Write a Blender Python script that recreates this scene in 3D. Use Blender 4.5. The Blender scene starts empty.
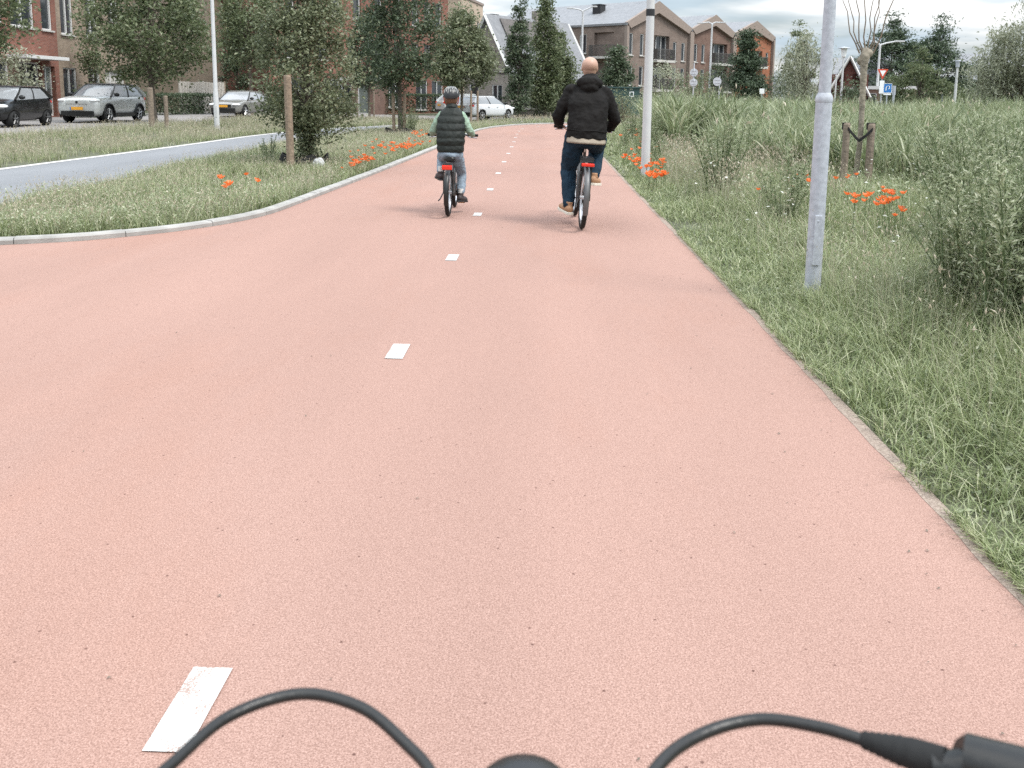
import bpy, bmesh, math, random
import numpy as np
from mathutils import Vector, Matrix

random.seed(7)
RNG = np.random.default_rng(11)
SC = bpy.context.scene
COL = SC.collection
PI = math.pi
R = math.radians

# ------------------------------------------------------------------ camera (solved from the path edges and the dash spacing)
F, PPX, PPY, CAMH = 879.0, 512.0, 228.0, 1.451
CAMROT = Matrix.Rotation(R(2.10), 3, 'Z') @ Matrix.Rotation(PI / 2 - R(8.5), 3, 'X') @ Matrix.Rotation(0.0105, 3, 'Z')


def gz(x, y=0):
    """terrain height: the residential street on the left lies 0.2 m higher than the paths"""
    t = np.clip((-11.6 - np.asarray(x, float)) / 2.8, 0, 1)
    return 0.2 * t * t * (3 - 2 * t)


def ray(px, py):
    return CAMROT @ Vector(((px - PPX) / F, -(py - PPY) / F, -1.0))


def G(px, py, dz=0.0):
    d = ray(px, py)
    z = dz
    p = None
    for _ in range(12):
        t = (z - CAMH) / d.z
        p = d * t
        z = float(gz(p.x)) + dz
    return Vector((p.x, p.y, z))


def at(px, py, Y):
    d = ray(px, py)
    t = Y / d.y
    return Vector((d.x * t, Y, d.z * t + CAMH))


# ------------------------------------------------------------------ materials
def nodes_of(name):
    m = bpy.data.materials.new(name)
    m.use_nodes = True
    nt = m.node_tree
    b = nt.nodes['Principled BSDF']
    return m, nt, b


def N(nt, kind, **kw):
    n = nt.nodes.new(kind)
    for k, v in kw.items():
        setattr(n, k, v)
    return n


def ramp(nt, cols, pos=None):
    r = N(nt, 'ShaderNodeValToRGB')
    e = r.color_ramp.elements
    n = len(cols)
    pos = pos or [i / (n - 1) for i in range(n)]
    while len(e) < n:
        e.new(0.5)
    for i in range(n):
        e[i].position = pos[i]
        e[i].color = (*cols[i], 1)
    return r


def mat(name, col, rough=0.6, metal=0.0, var=0.12, scale=6.0, bump=0.0, bscale=60.0, spec=0.5, coat=0.0):
    """plain surface with a little noise in tone and bump"""
    m, nt, b = nodes_of(name)
    tc = N(nt, 'ShaderNodeTexCoord')
    nz = N(nt, 'ShaderNodeTexNoise')
    nz.inputs['Scale'].default_value = scale
    nz.inputs['Detail'].default_value = 5
    nt.links.new(tc.outputs['Object'], nz.inputs['Vector'])
    lo = tuple(max(0, c * (1 - var)) for c in col)
    hi = tuple(min(1, c * (1 + var)) for c in col)
    r = ramp(nt, [lo, hi], [0.3, 0.7])
    nt.links.new(nz.outputs['Fac'], r.inputs['Fac'])
    nt.links.new(r.outputs['Color'], b.inputs['Base Color'])
    b.inputs['Roughness'].default_value = rough
    b.inputs['Metallic'].default_value = metal
    b.inputs['Specular IOR Level'].default_value = spec
    b.inputs['Coat Weight'].default_value = coat
    if bump:
        n2 = N(nt, 'ShaderNodeTexNoise')
        n2.inputs['Scale'].default_value = bscale
        n2.inputs['Detail'].default_value = 4
        nt.links.new(tc.outputs['Object'], n2.inputs['Vector'])
        bp = N(nt, 'ShaderNodeBump')
        bp.inputs['Strength'].default_value = bump
        bp.inputs['Distance'].default_value = 0.02
        nt.links.new(n2.outputs['Fac'], bp.inputs['Height'])
        nt.links.new(bp.outputs['Normal'], b.inputs['Normal'])
    return m


def leaf_mat(name, cols, rough=0.45, trans=0.36, spec=0.5):
    """foliage: each leaf or blade takes its own tone; some light passes through"""
    m, nt, b = nodes_of(name)
    g = N(nt, 'ShaderNodeNewGeometry')
    r = ramp(nt, cols)
    nt.links.new(g.outputs['Random Per Island'], r.inputs['Fac'])
    nt.links.new(r.outputs['Color'], b.inputs['Base Color'])
    b.inputs['Roughness'].default_value = rough
    b.inputs['Specular IOR Level'].default_value = spec
    tr = N(nt, 'ShaderNodeBsdfTranslucent')
    nt.links.new(r.outputs['Color'], tr.inputs['Color'])
    mx = N(nt, 'ShaderNodeMixShader')
    mx.inputs['Fac'].default_value = trans
    nt.links.new(b.outputs['BSDF'], mx.inputs[1])
    nt.links.new(tr.outputs['BSDF'], mx.inputs[2])
    nt.links.new(mx.outputs['Shader'], nt.nodes['Material Output'].inputs['Surface'])
    return m


def brick_mat(name, c1, c2, mortar, scale=1.0, rough=0.85):
    m, nt, b = nodes_of(name)
    tc = N(nt, 'ShaderNodeTexCoord')
    sp = N(nt, 'ShaderNodeSeparateXYZ')
    ad = N(nt, 'ShaderNodeMath', operation='ADD')
    cb = N(nt, 'ShaderNodeCombineXYZ')
    L = nt.links.new
    L(tc.outputs['Object'], sp.inputs[0])
    L(sp.outputs['X'], ad.inputs[0])
    L(sp.outputs['Y'], ad.inputs[1])
    L(ad.outputs[0], cb.inputs['X'])
    L(sp.outputs['Z'], cb.inputs['Y'])
    br = N(nt, 'ShaderNodeTexBrick')
    L(cb.outputs[0], br.inputs['Vector'])
    br.inputs['Color1'].default_value = (*c1, 1)
    br.inputs['Color2'].default_value = (*c2, 1)
    br.inputs['Mortar'].default_value = (*mortar, 1)
    br.inputs['Scale'].default_value = scale
    br.inputs['Brick Width'].default_value = 0.22
    br.inputs['Row Height'].default_value = 0.065
    br.inputs['Mortar Size'].default_value = 0.006
    nz = N(nt, 'ShaderNodeTexNoise')
    nz.inputs['Scale'].default_value = 1.1
    nz.inputs['Detail'].default_value = 6
    L(tc.outputs['Object'], nz.inputs['Vector'])
    mr = N(nt, 'ShaderNodeMapRange')
    mr.inputs['From Min'].default_value = 0.3
    mr.inputs['From Max'].default_value = 0.7
    mr.inputs['To Min'].default_value = 0.82
    mr.inputs['To Max'].default_value = 1.15
    L(nz.outputs['Fac'], mr.inputs['Value'])
    mul = N(nt, 'ShaderNodeVectorMath', operation='SCALE')
    L(br.outputs['Color'], mul.inputs[0])
    L(mr.outputs[0], mul.inputs['Scale'])
    L(mul.outputs[0], b.inputs['Base Color'])
    b.inputs['Roughness'].default_value = rough
    b.inputs['Specular IOR Level'].default_value = 0.2
    return m


def tile_mat(name, c1, c2, row=0.3):
    """roof tiles: courses along the slope"""
    m, nt, b = nodes_of(name)
    L = nt.links.new
    tc = N(nt, 'ShaderNodeTexCoord')
    w = N(nt, 'ShaderNodeTexWave', wave_type='BANDS', bands_direction='Z', wave_profile='SAW')
    w.inputs['Scale'].default_value = 0.3 / row
    w.inputs['Distortion'].default_value = 0.4
    L(tc.outputs['Object'], w.inputs['Vector'])
    nz = N(nt, 'ShaderNodeTexNoise')
    nz.inputs['Scale'].default_value = 3
    nz.inputs['Detail'].default_value = 6
    L(tc.outputs['Object'], nz.inputs['Vector'])
    r = ramp(nt, [c1, c2], [0.3, 0.7])
    L(nz.outputs['Fac'], r.inputs['Fac'])
    L(r.outputs['Color'], b.inputs['Base Color'])
    bp = N(nt, 'ShaderNodeBump')
    bp.inputs['Strength'].default_value = 0.6
    bp.inputs['Distance'].default_value = 0.05
    L(w.outputs['Fac'], bp.inputs['Height'])
    L(bp.outputs['Normal'], b.inputs['Normal'])
    b.inputs['Roughness'].default_value = 0.6
    return m


def aggregate_mat(name, light, mid, dark, big=(0.92, 1.08), scale=330.0, speck=0.05, rough=0.9):
    """rolled surfacing: stone grain, a few dark pits, broad worn patches"""
    m, nt, b = nodes_of(name)
    L = nt.links.new
    tc = N(nt, 'ShaderNodeTexCoord')
    nz = N(nt, 'ShaderNodeTexNoise')
    nz.inputs['Scale'].default_value = scale / 2.2
    nz.inputs['Detail'].default_value = 5
    nz.inputs['Roughness'].default_value = 0.85
    L(tc.outputs['Object'], nz.inputs['Vector'])
    r = ramp(nt, [dark, mid, light], [0.36, 0.5, 0.64])
    L(nz.outputs['Fac'], r.inputs['Fac'])
    # pits
    v = N(nt, 'ShaderNodeTexVoronoi')
    v.inputs['Scale'].default_value = 18
    v.inputs['Randomness'].default_value = 1
    L(tc.outputs['Object'], v.inputs['Vector'])
    pr = ramp(nt, [(0.45, 0.4, 0.4), (1, 1, 1)], [speck, speck + 0.05])
    L(v.outputs['Distance'], pr.inputs['Fac'])
    # only some of the pits
    pm = N(nt, 'ShaderNodeMix', data_type='RGBA', blend_type='MULTIPLY')
    vm = N(nt, 'ShaderNodeSeparateColor')
    L(v.outputs['Color'], vm.inputs[0])
    gt = N(nt, 'ShaderNodeMath', operation='GREATER_THAN')
    gt.inputs[1].default_value = 0.55
    L(vm.outputs[0], gt.inputs[0])
    L(gt.outputs[0], pm.inputs['Factor'])
    L(r.outputs['Color'], pm.inputs['A'])
    L(pr.outputs['Color'], pm.inputs['B'])
    # broad patches, stretched along the travel direction
    mp = N(nt, 'ShaderNodeMapping')
    mp.inputs['Scale'].default_value = (1.0, 0.3, 1)
    L(tc.outputs['Object'], mp.inputs['Vector'])
    n2 = N(nt, 'ShaderNodeTexNoise')
    n2.inputs['Scale'].default_value = 0.9
    n2.inputs['Detail'].default_value = 6
    n2.inputs['Roughness'].default_value = 0.6
    L(mp.outputs[0], n2.inputs['Vector'])
    mr = N(nt, 'ShaderNodeMapRange')
    mr.inputs['From Min'].default_value = 0.3
    mr.inputs['From Max'].default_value = 0.7
    mr.inputs['To Min'].default_value = big[0]
    mr.inputs['To Max'].default_value = big[1]
    L(n2.outputs['Fac'], mr.inputs['Value'])
    sc = N(nt, 'ShaderNodeVectorMath', operation='SCALE')
    L(pm.outputs['Result'], sc.inputs[0])
    L(mr.outputs[0], sc.inputs['Scale'])
    L(sc.outputs[0], b.inputs['Base Color'])
    bp = N(nt, 'ShaderNodeBump')
    bp.inputs['Strength'].default_value = 0.35
    bp.inputs['Distance'].default_value = 0.004
    L(nz.outputs['Fac'], bp.inputs['Height'])
    L(bp.outputs['Normal'], b.inputs['Normal'])
    b.inputs['Roughness'].default_value = rough
    b.inputs['Specular IOR Level'].default_value = 0.1
    return m


def glass_mat(name, col=(0.03, 0.035, 0.04), rough=0.06):
    m, nt, b = nodes_of(name)
    b.inputs['Base Color'].default_value = (*col, 1)
    b.inputs['Roughness'].default_value = rough
    b.inputs['Specular IOR Level'].default_value = 0.8
    return m


M = {}
def add_patches(m):
    nt = m.node_tree
    b = nt.nodes['Principled BSDF']
    src = b.inputs['Base Color'].links[0].from_socket
    tc = N(nt, 'ShaderNodeTexCoord')
    mp = N(nt, 'ShaderNodeMapping')
    mp.inputs['Scale'].default_value = (1.0, 0.35, 1)
    nt.links.new(tc.outputs['Object'], mp.inputs['Vector'])
    n1 = N(nt, 'ShaderNodeTexNoise')
    n1.inputs['Scale'].default_value = 0.55
    n1.inputs['Detail'].default_value = 7
    n1.inputs['Roughness'].default_value = 0.65
    nt.links.new(mp.outputs[0], n1.inputs['Vector'])
    r1 = ramp(nt, [(0, 0, 0), (1, 1, 1)], [0.52, 0.70])
    nt.links.new(n1.outputs['Fac'], r1.inputs['Fac'])
    mx = N(nt, 'ShaderNodeMix', data_type='RGBA', blend_type='MULTIPLY')
    mx.inputs['B'].default_value = (1.0, 0.945, 0.91, 1)
    nt.links.new(r1.outputs['Color'], mx.inputs['Factor'])
    nt.links.new(src, mx.inputs['A'])
    # faint polished wheel tracks along the travel direction
    sp = N(nt, 'ShaderNodeSeparateXYZ')
    nt.links.new(tc.outputs['Object'], sp.inputs[0])
    n2 = N(nt, 'ShaderNodeTexNoise', noise_dimensions='1D')
    n2.inputs['Scale'].default_value = 1.3
    n2.inputs['Detail'].default_value = 3
    nt.links.new(sp.outputs['X'], n2.inputs['W'])
    mr = N(nt, 'ShaderNodeMapRange')
    mr.inputs['From Min'].default_value = 0.3
    mr.inputs['From Max'].default_value = 0.7
    mr.inputs['To Min'].default_value = 0.975
    mr.inputs['To Max'].default_value = 1.02
    nt.links.new(n2.outputs['Fac'], mr.inputs['Value'])
    sc = N(nt, 'ShaderNodeVectorMath', operation='SCALE')
    nt.links.new(mx.outputs['Result'], sc.inputs[0])
    nt.links.new(mr.outputs[0], sc.inputs['Scale'])
    nt.links.new(sc.outputs[0], b.inputs['Base Color'])
    return m


M['red_path'] = aggregate_mat('red_asphalt', (0.43, 0.288, 0.245), (0.288, 0.179, 0.146), (0.155, 0.090, 0.073), big=(0.95, 1.05), scale=500.0)
add_patches(M['red_path'])
M['asphalt'] = aggregate_mat('grey_asphalt', (0.25, 0.255, 0.265), (0.185, 0.19, 0.20), (0.12, 0.125, 0.13), scale=250)
M['paving'] = aggregate_mat('street_paving', (0.30, 0.285, 0.27), (0.235, 0.222, 0.215), (0.16, 0.15, 0.145), scale=60)
M['soil'] = mat('soil', (0.075, 0.08, 0.045), 0.95, var=0.4, scale=1.7, bump=0.6, bscale=9)
m, nt, b = nodes_of('road_paint')
tc_ = N(nt, 'ShaderNodeTexCoord')
n_a = N(nt, 'ShaderNodeTexNoise')
n_a.inputs['Scale'].default_value = 170
n_a.inputs['Detail'].default_value = 4
n_a.inputs['Roughness'].default_value = 0.8
n_b = N(nt, 'ShaderNodeTexNoise')
n_b.inputs['Scale'].default_value = 9
n_b.inputs['Detail'].default_value = 5
nt.links.new(tc_.outputs['Object'], n_a.inputs['Vector'])
nt.links.new(tc_.outputs['Object'], n_b.inputs['Vector'])
ad_ = N(nt, 'ShaderNodeMath', operation='MULTIPLY_ADD')
ad_.inputs[1].default_value = 0.55
nt.links.new(n_b.outputs['Fac'], ad_.inputs[0])
nt.links.new(n_a.outputs['Fac'], ad_.inputs[2])
r_ = ramp(nt, [(0.27, 0.19, 0.16), (0.43, 0.40, 0.375), (0.505, 0.50, 0.485)], [0.64, 0.70, 0.78])
nt.links.new(ad_.outputs[0], r_.inputs['Fac'])
nt.links.new(r_.outputs['Color'], b.inputs['Base Color'])
b.inputs['Roughness'].default_value = 0.75
M['white_paint'] = m
M['concrete'] = mat('kerb_concrete', (0.29, 0.28, 0.262), 0.85, var=0.2, scale=5, bump=0.3, bscale=80)
M['edge'] = aggregate_mat('edge_sand', (0.36, 0.30, 0.25), (0.26, 0.205, 0.17), (0.13, 0.10, 0.08), scale=200)
M['galv'] = mat('galvanised_steel', (0.37, 0.39, 0.43), 0.6, metal=0.0, var=0.16, scale=30, bump=0.05, bscale=40)
M['white_steel'] = mat('white_painted_steel', (0.50, 0.50, 0.50), 0.4, var=0.06, scale=4)
M['dark_metal'] = mat('dark_metal', (0.025, 0.025, 0.027), 0.4, metal=0.3, var=0.2)
M['black_paint'] = mat('black_frame_paint', (0.018, 0.018, 0.02), 0.3, var=0.2, coat=0.3)
M['black_rubber'] = mat('black_rubber', (0.017, 0.017, 0.017), 0.75, spec=0.25, var=0.2, scale=20, bump=0.1)
M['black_plastic'] = mat('black_plastic', (0.014, 0.014, 0.0135), 0.36, var=0.15, spec=0.4, scale=15, bump=0.06, bscale=200)
M['chrome'] = mat('bare_alloy', (0.55, 0.55, 0.56), 0.3, metal=0.9, var=0.08)
M['dark_alloy'] = mat('dark_alloy', (0.10, 0.10, 0.10), 0.4, metal=0.3, var=0.1)
M['wood'] = mat('stake_wood', (0.215, 0.16, 0.115), 0.85, var=0.3, scale=14, bump=0.4, bscale=30)
M['grey_wood'] = mat('weathered_wood', (0.19, 0.15, 0.115), 0.9, var=0.3, scale=14, bump=0.4, bscale=30)
M['bark'] = mat('bark', (0.12, 0.10, 0.078), 0.95, var=0.35, scale=12, bump=0.8, bscale=25)
M['pale_bark'] = mat('pale_bark', (0.23, 0.20, 0.155), 0.9, var=0.3, scale=10, bump=0.6, bscale=25)
M['twig'] = mat('willow_twig', (0.16, 0.12, 0.085), 0.8, var=0.2)
M['skin'] = mat('skin', (0.40, 0.24, 0.175), 0.5, var=0.1, scale=14, bump=0.05)
M['jacket'] = mat('softshell_jacket', (0.0095, 0.0085, 0.008), 0.8, spec=0.15, var=0.2, scale=9, bump=0.35, bscale=14)
M['shirt'] = mat('beige_shirt', (0.29, 0.245, 0.19), 0.9, var=0.1, bump=0.3, bscale=20)
M['navy_jeans'] = mat('navy_denim', (0.012, 0.030, 0.050), 0.85, spec=0.2, var=0.25, scale=9, bump=0.4, bscale=18)
M['light_jeans'] = mat('light_denim', (0.20, 0.25, 0.30), 0.85, var=0.18, scale=12, bump=0.4, bscale=22)
M['vest'] = mat('puffer_vest', (0.011, 0.014, 0.0115), 0.6, spec=0.25, var=0.15, bump=0.3, bscale=20)
M['mint'] = mat('mint_sleeve', (0.23, 0.32, 0.24), 0.9, var=0.12, bump=0.3, bscale=25)
M['tan_shoe'] = mat('tan_shoe', (0.36, 0.20, 0.11), 0.7, var=0.2)
M['sole'] = mat('pale_sole', (0.62, 0.58, 0.5), 0.8)
M['dark_shoe'] = mat('dark_shoe', (0.04, 0.03, 0.03), 0.7)
M['sock'] = mat('pale_sock', (0.6, 0.6, 0.58), 0.9)
M['hair'] = mat('brown_hair', (0.10, 0.045, 0.02), 0.7, var=0.3, scale=60, bump=0.3)
M['helmet'] = mat('helmet_shell', (0.012, 0.012, 0.013), 0.4, var=0.1)
M['helmet_light'] = mat('helmet_stripe', (0.36, 0.36, 0.34), 0.4)
M['saddle_tan'] = mat('pale_saddle', (0.55, 0.46, 0.38), 0.6)
m, nt, b = nodes_of('red_reflector')
b.inputs['Base Color'].default_value = (0.62, 0.03, 0.015, 1)
b.inputs['Roughness'].default_value = 0.2
M['reflector'] = m
M['grass'] = leaf_mat('grass_blade', [(0.064, 0.093, 0.034), (0.246, 0.294, 0.126), (0.139, 0.18, 0.068), (0.407, 0.433, 0.252), (0.235, 0.283, 0.122), (0.599, 0.577, 0.405)])
M['dry_grass'] = leaf_mat('dry_grass_blade', [(0.2, 0.21, 0.125), (0.38, 0.36, 0.25), (0.28, 0.275, 0.18), (0.48, 0.44, 0.33), (0.32, 0.32, 0.21)])
M['straw'] = leaf_mat('seed_head', [(0.383, 0.321, 0.228), (0.521, 0.458, 0.355), (0.338, 0.286, 0.193)])
M['reed'] = leaf_mat('reed_leaf', [(0.074, 0.107, 0.045), (0.223, 0.265, 0.135), (0.138, 0.173, 0.079), (0.329, 0.352, 0.214), (0.223, 0.26, 0.135), (0.466, 0.449, 0.307)])
M['weed'] = leaf_mat('weed_leaf', [(0.126, 0.164, 0.076), (0.341, 0.376, 0.228), (0.215, 0.255, 0.136), (0.6, 0.6, 0.455)])
M['leaf_mid'] = leaf_mat('leaf_mid', [(0.069, 0.096, 0.043), (0.148, 0.179, 0.088), (0.106, 0.135, 0.062), (0.244, 0.26, 0.149)])
M['leaf_dark'] = leaf_mat('leaf_dark', [(0.045, 0.071, 0.04), (0.097, 0.13, 0.071), (0.069, 0.099, 0.053), (0.173, 0.2, 0.121)])
M['leaf_light'] = leaf_mat('leaf_light', [(0.095, 0.12, 0.061), (0.191, 0.213, 0.122), (0.138, 0.161, 0.086), (0.318, 0.333, 0.211)])
M['leaf_silver'] = leaf_mat('leaf_silver', [(0.17, 0.19, 0.12), (0.36, 0.37, 0.265), (0.26, 0.275, 0.185), (0.5, 0.5, 0.39)])
M['needle'] = leaf_mat('conifer_needle', [(0.039, 0.064, 0.035), (0.084, 0.122, 0.067), (0.061, 0.089, 0.048), (0.128, 0.159, 0.096)], trans=0.15)
M['poppy'] = leaf_mat('poppy_petal', [(0.74, 0.12, 0.025), (0.84, 0.22, 0.055), (0.78, 0.16, 0.035)], trans=0.4)
M['poppy_pale'] = leaf_mat('poppy_petal_faded', [(0.80, 0.30, 0.13), (0.78, 0.22, 0.08)], trans=0.4)
M['stem'] = mat('flower_stem', (0.10, 0.14, 0.06), 0.8)
M['white_flower'] = leaf_mat('white_flower', [(0.62, 0.62, 0.56), (0.75, 0.74, 0.68)])
M['brick_red'] = brick_mat('red_brick', (0.216, 0.084, 0.056), (0.160, 0.060, 0.042), (0.224, 0.176, 0.152))
M['brick_tan'] = brick_mat('tan_brick', (0.272, 0.208, 0.152), (0.200, 0.148, 0.108), (0.288, 0.256, 0.216))
M['brick_brown'] = brick_mat('brown_brick', (0.200, 0.152, 0.128), (0.152, 0.112, 0.092), (0.224, 0.192, 0.168))
M['brick_rust'] = brick_mat('rust_brick', (0.176, 0.108, 0.084), (0.132, 0.076, 0.060), (0.200, 0.160, 0.136))
M['brick_orange'] = brick_mat('orange_brick', (0.320, 0.120, 0.064), (0.272, 0.100, 0.053), (0.320, 0.192, 0.136))
M['brick_grey'] = brick_mat('grey_brick', (0.288, 0.256, 0.224), (0.208, 0.184, 0.160), (0.320, 0.296, 0.272))
M['brick_dark'] = brick_mat('dark_red_brick', (0.120, 0.036, 0.028), (0.088, 0.027, 0.022), (0.160, 0.112, 0.096))
M['render_tan'] = mat('tan_render', (0.42, 0.33, 0.25), 0.9, var=0.1)
M['trim'] = mat('pale_brick_trim', (0.245, 0.195, 0.165), 0.85, var=0.15, scale=10)
M['roof_grey'] = tile_mat('grey_roof', (0.16, 0.163, 0.172), (0.22, 0.223, 0.233))
M['roof_dark'] = tile_mat('dark_roof', (0.07, 0.06, 0.055), (0.12, 0.105, 0.095))
M['white_wood'] = mat('white_trim', (0.56, 0.555, 0.54), 0.5, var=0.05)
M['cream'] = mat('cream_panel', (0.43, 0.415, 0.385), 0.7, var=0.08)
M['fence_wood'] = mat('bleached_fence', (0.50, 0.46, 0.41), 0.85, var=0.25, scale=9)
M['door_green'] = mat('grey_green_door', (0.17, 0.19, 0.17), 0.5)
M['glass'] = glass_mat('window_glass')
M['car_glass'] = glass_mat('car_glass', (0.26, 0.27, 0.28), 0.05)  # pale grey base imitates the sky reflected in the car windows
M['rail'] = mat('balcony_rail', (0.09, 0.085, 0.08), 0.5, var=0.2)
M['slab'] = mat('balcony_slab', (0.46, 0.44, 0.41), 0.8)
M['sign_back'] = mat('sign_back', (0.44, 0.455, 0.485), 0.45, var=0.08)
M['sign_blue'] = mat('sign_blue', (0.025, 0.16, 0.44), 0.4, var=0.05)
M['sign_white'] = mat('sign_white', (0.8, 0.8, 0.8), 0.4, var=0.04)
M['sign_red'] = mat('sign_red', (0.55, 0.07, 0.03), 0.4, var=0.05)
M['plate_yellow'] = mat('plate_yellow', (0.72, 0.34, 0.03), 0.5)
M['lamp_clear'] = mat('lamp_lens', (0.75, 0.76, 0.76), 0.12, var=0.03)
M['car_black'] = mat('black_car_paint', (0.008, 0.008, 0.009), 0.25, var=0.05, coat=0.4)
M['car_grey'] = mat('sage_grey_car_paint', (0.46, 0.47, 0.455), 0.3, metal=0.15, var=0.04, coat=0.7)
M['car_silver'] = mat('silver_car_paint', (0.20, 0.195, 0.18), 0.3, metal=0.15, var=0.04, coat=0.7)
M['car_white'] = mat('white_car_paint', (0.60, 0.61, 0.62), 0.3, var=0.03, coat=0.7)
M['rim'] = mat('alloy_rim', (0.5, 0.5, 0.5), 0.35, metal=0.6, var=0.1)
M['cabinet'] = mat('green_cabinet', (0.018, 0.05, 0.045), 0.5, var=0.2)
M['hedge'] = M['leaf_dark']
M['bag'] = mat('pale_bag', (0.40, 0.40, 0.40), 0.6, bump=0.6, bscale=14)


# ------------------------------------------------------------------ geometry helpers
class MB:
    """collects shapes into ONE mesh"""

    def __init__(s):
        s.v, s.f, s.m, s.cur = [], [], [], 0
        s.X = None

    def add(s, vs, fs):
        o = len(s.v)
        if s.X is not None:
            vs = [s.X @ Vector(p) for p in vs]
        s.v += [tuple(p) for p in vs]
        s.f += [tuple(i + o for i in f) for f in fs]
        s.m += [s.cur] * len(fs)

    def box(s, c, d, rz=0.0, rx=0.0, ry=0.0):
        x, y, z = d[0] / 2, d[1] / 2, d[2] / 2
        rot = Matrix.Rotation(rz, 3, 'Z') @ Matrix.Rotation(ry, 3, 'Y') @ Matrix.Rotation(rx, 3, 'X')
        c = Vector(c)
        vs = [c + rot @ Vector(p) for p in
              [(-x, -y, -z), (x, -y, -z), (x, y, -z), (-x, y, -z), (-x, -y, z), (x, -y, z), (x, y, z), (-x, y, z)]]
        s.add(vs, [(0, 3, 2, 1), (4, 5, 6, 7), (0, 1, 5, 4), (1, 2, 6, 5), (2, 3, 7, 6), (3, 0, 4, 7)])

    def tube(s, pts, rad, n=8, cap=True, flat=1.0):
        pts = [Vector(p) for p in pts]
        if not hasattr(rad, '__len__'):
            rad = [rad] * len(pts)
        vs, fs = [], []
        ref = None
        for i, p in enumerate(pts):
            t = (pts[min(i + 1, len(pts) - 1)] - pts[max(i - 1, 0)]).normalized()
            if ref is None:
                ref = Vector((1, 0, 0)) if abs(t.x) < 0.8 else Vector((0, 1, 0))
            a = (ref - t * ref.dot(t)).normalized()
            ref = a
            b = t.cross(a)
            for k in range(n):
                w = 2 * PI * k / n
                vs.append(p + a * (rad[i] * math.cos(w)) + b * (rad[i] * flat * math.sin(w)))
        for i in range(len(pts) - 1):
            for k in range(n):
                fs.append((i * n + k, i * n + (k + 1) % n, (i + 1) * n + (k + 1) % n, (i + 1) * n + k))
        if cap:
            fs.append(tuple(range(n - 1, -1, -1)))
            fs.append(tuple((len(pts) - 1) * n + k for k in range(n)))
        s.add(vs, fs)

    def ball(s, c, r, nu=14, nv=9, rot=None):
        if not hasattr(r, '__len__'):
            r = (r, r, r)
        c = Vector(c)
        vs, fs = [], []
        for j in range(1, nv):
            th = PI * j / nv
            for i in range(nu):
                ph = 2 * PI * i / nu
                p = Vector((r[0] * math.sin(th) * math.cos(ph), r[1] * math.sin(th) * math.sin(ph), r[2] * math.cos(th)))
                vs.append(c + (rot @ p if rot else p))
        top, bot = Vector((0, 0, r[2])), Vector((0, 0, -r[2]))
        vs += [c + (rot @ top if rot else top), c + (rot @ bot if rot else bot)]
        a, z = len(vs) - 2, len(vs) - 1
        for j in range(nv - 2):
            for i in range(nu):
                fs.append((j * nu + i, (j + 1) * nu + i, (j + 1) * nu + (i + 1) % nu, j * nu + (i + 1) % nu))
        for i in range(nu):
            fs.append((a, i, (i + 1) % nu))
            fs.append((z, (nv - 2) * nu + (i + 1) % nu, (nv - 2) * nu + i))
        s.add(vs, fs)

    def caps(s, pts, rad, n=12):
        """rounded limb through joints"""
        for i, p in enumerate(pts):
            s.ball(p, rad[i], n, 8)
        for i in range(len(pts) - 1):
            s.tube([pts[i], pts[i + 1]], [rad[i], rad[i + 1]], n)

    def torus(s, c, rbig, rsmall, n=40, k=8, axis='X', flat=1.0):
        c = Vector(c)
        vs, fs = [], []
        for i in range(n):
            a = 2 * PI * i / n
            for j in range(k):
                w = 2 * PI * j / k
                rr = rbig + rsmall * math.cos(w)
                h = rsmall * flat * math.sin(w)
                p = (h, rr * math.cos(a), rr * math.sin(a)) if axis == 'X' else (rr * math.cos(a), rr * math.sin(a), h)
                vs.append(c + Vector(p))
        for i in range(n):
            for j in range(k):
                q = (i + 1) % n
                fs.append((i * k + j, q * k + j, q * k + (j + 1) % k, i * k + (j + 1) % k))
        s.add(vs, fs)

    def disc(s, c, r, thick, n=24, axis='Y'):
        c = Vector(c)
        d = {'X': Vector((thick / 2, 0, 0)), 'Y': Vector((0, thick / 2, 0)), 'Z': Vector((0, 0, thick / 2))}[axis]
        s.tube([c - d, c + d], r, n)

    def loft(s, rings, close=True, cap=True):
        n = len(rings[0])
        vs = [p for r in rings for p in r]
        fs = []
        for i in range(len(rings) - 1):
            for k in range(n if close else n - 1):
                q = (k + 1) % n
                fs.append((i * n + k, i * n + q, (i + 1) * n + q, (i + 1) * n + k))
        if cap:
            fs.append(tuple(range(n - 1, -1, -1)))
            fs.append(tuple((len(rings) - 1) * n + k for k in range(n)))
        s.add(vs, fs)

    def prism(s, poly, z0, z1):
        n = len(poly)
        vs = [(p[0], p[1], z0) for p in poly] + [(p[0], p[1], z1) for p in poly]
        fs = [tuple(range(n - 1, -1, -1)), tuple(range(n, 2 * n))]
        for i in range(n):
            q = (i + 1) % n
            fs.append((i, q, n + q, n + i))
        s.add(vs, fs)

    def mesh(s, name, mats, smooth=False):
        me = bpy.data.meshes.new(name)
        me.from_pydata(s.v, [], s.f)
        for m_ in (mats if isinstance(mats, (list, tuple)) else [mats]):
            me.materials.append(M[m_] if isinstance(m_, str) else m_)
        if any(s.m):
            me.polygons.foreach_set('material_index', s.m)
        bm = bmesh.new()
        bm.from_mesh(me)
        bmesh.ops.recalc_face_normals(bm, faces=bm.faces)
        bm.to_mesh(me)
        bm.free()
        if smooth:
            me.polygons.foreach_set('use_smooth', [True] * len(me.polygons))
            me.set_sharp_from_angle(angle=R(42))
        me.update()
        return me

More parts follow.
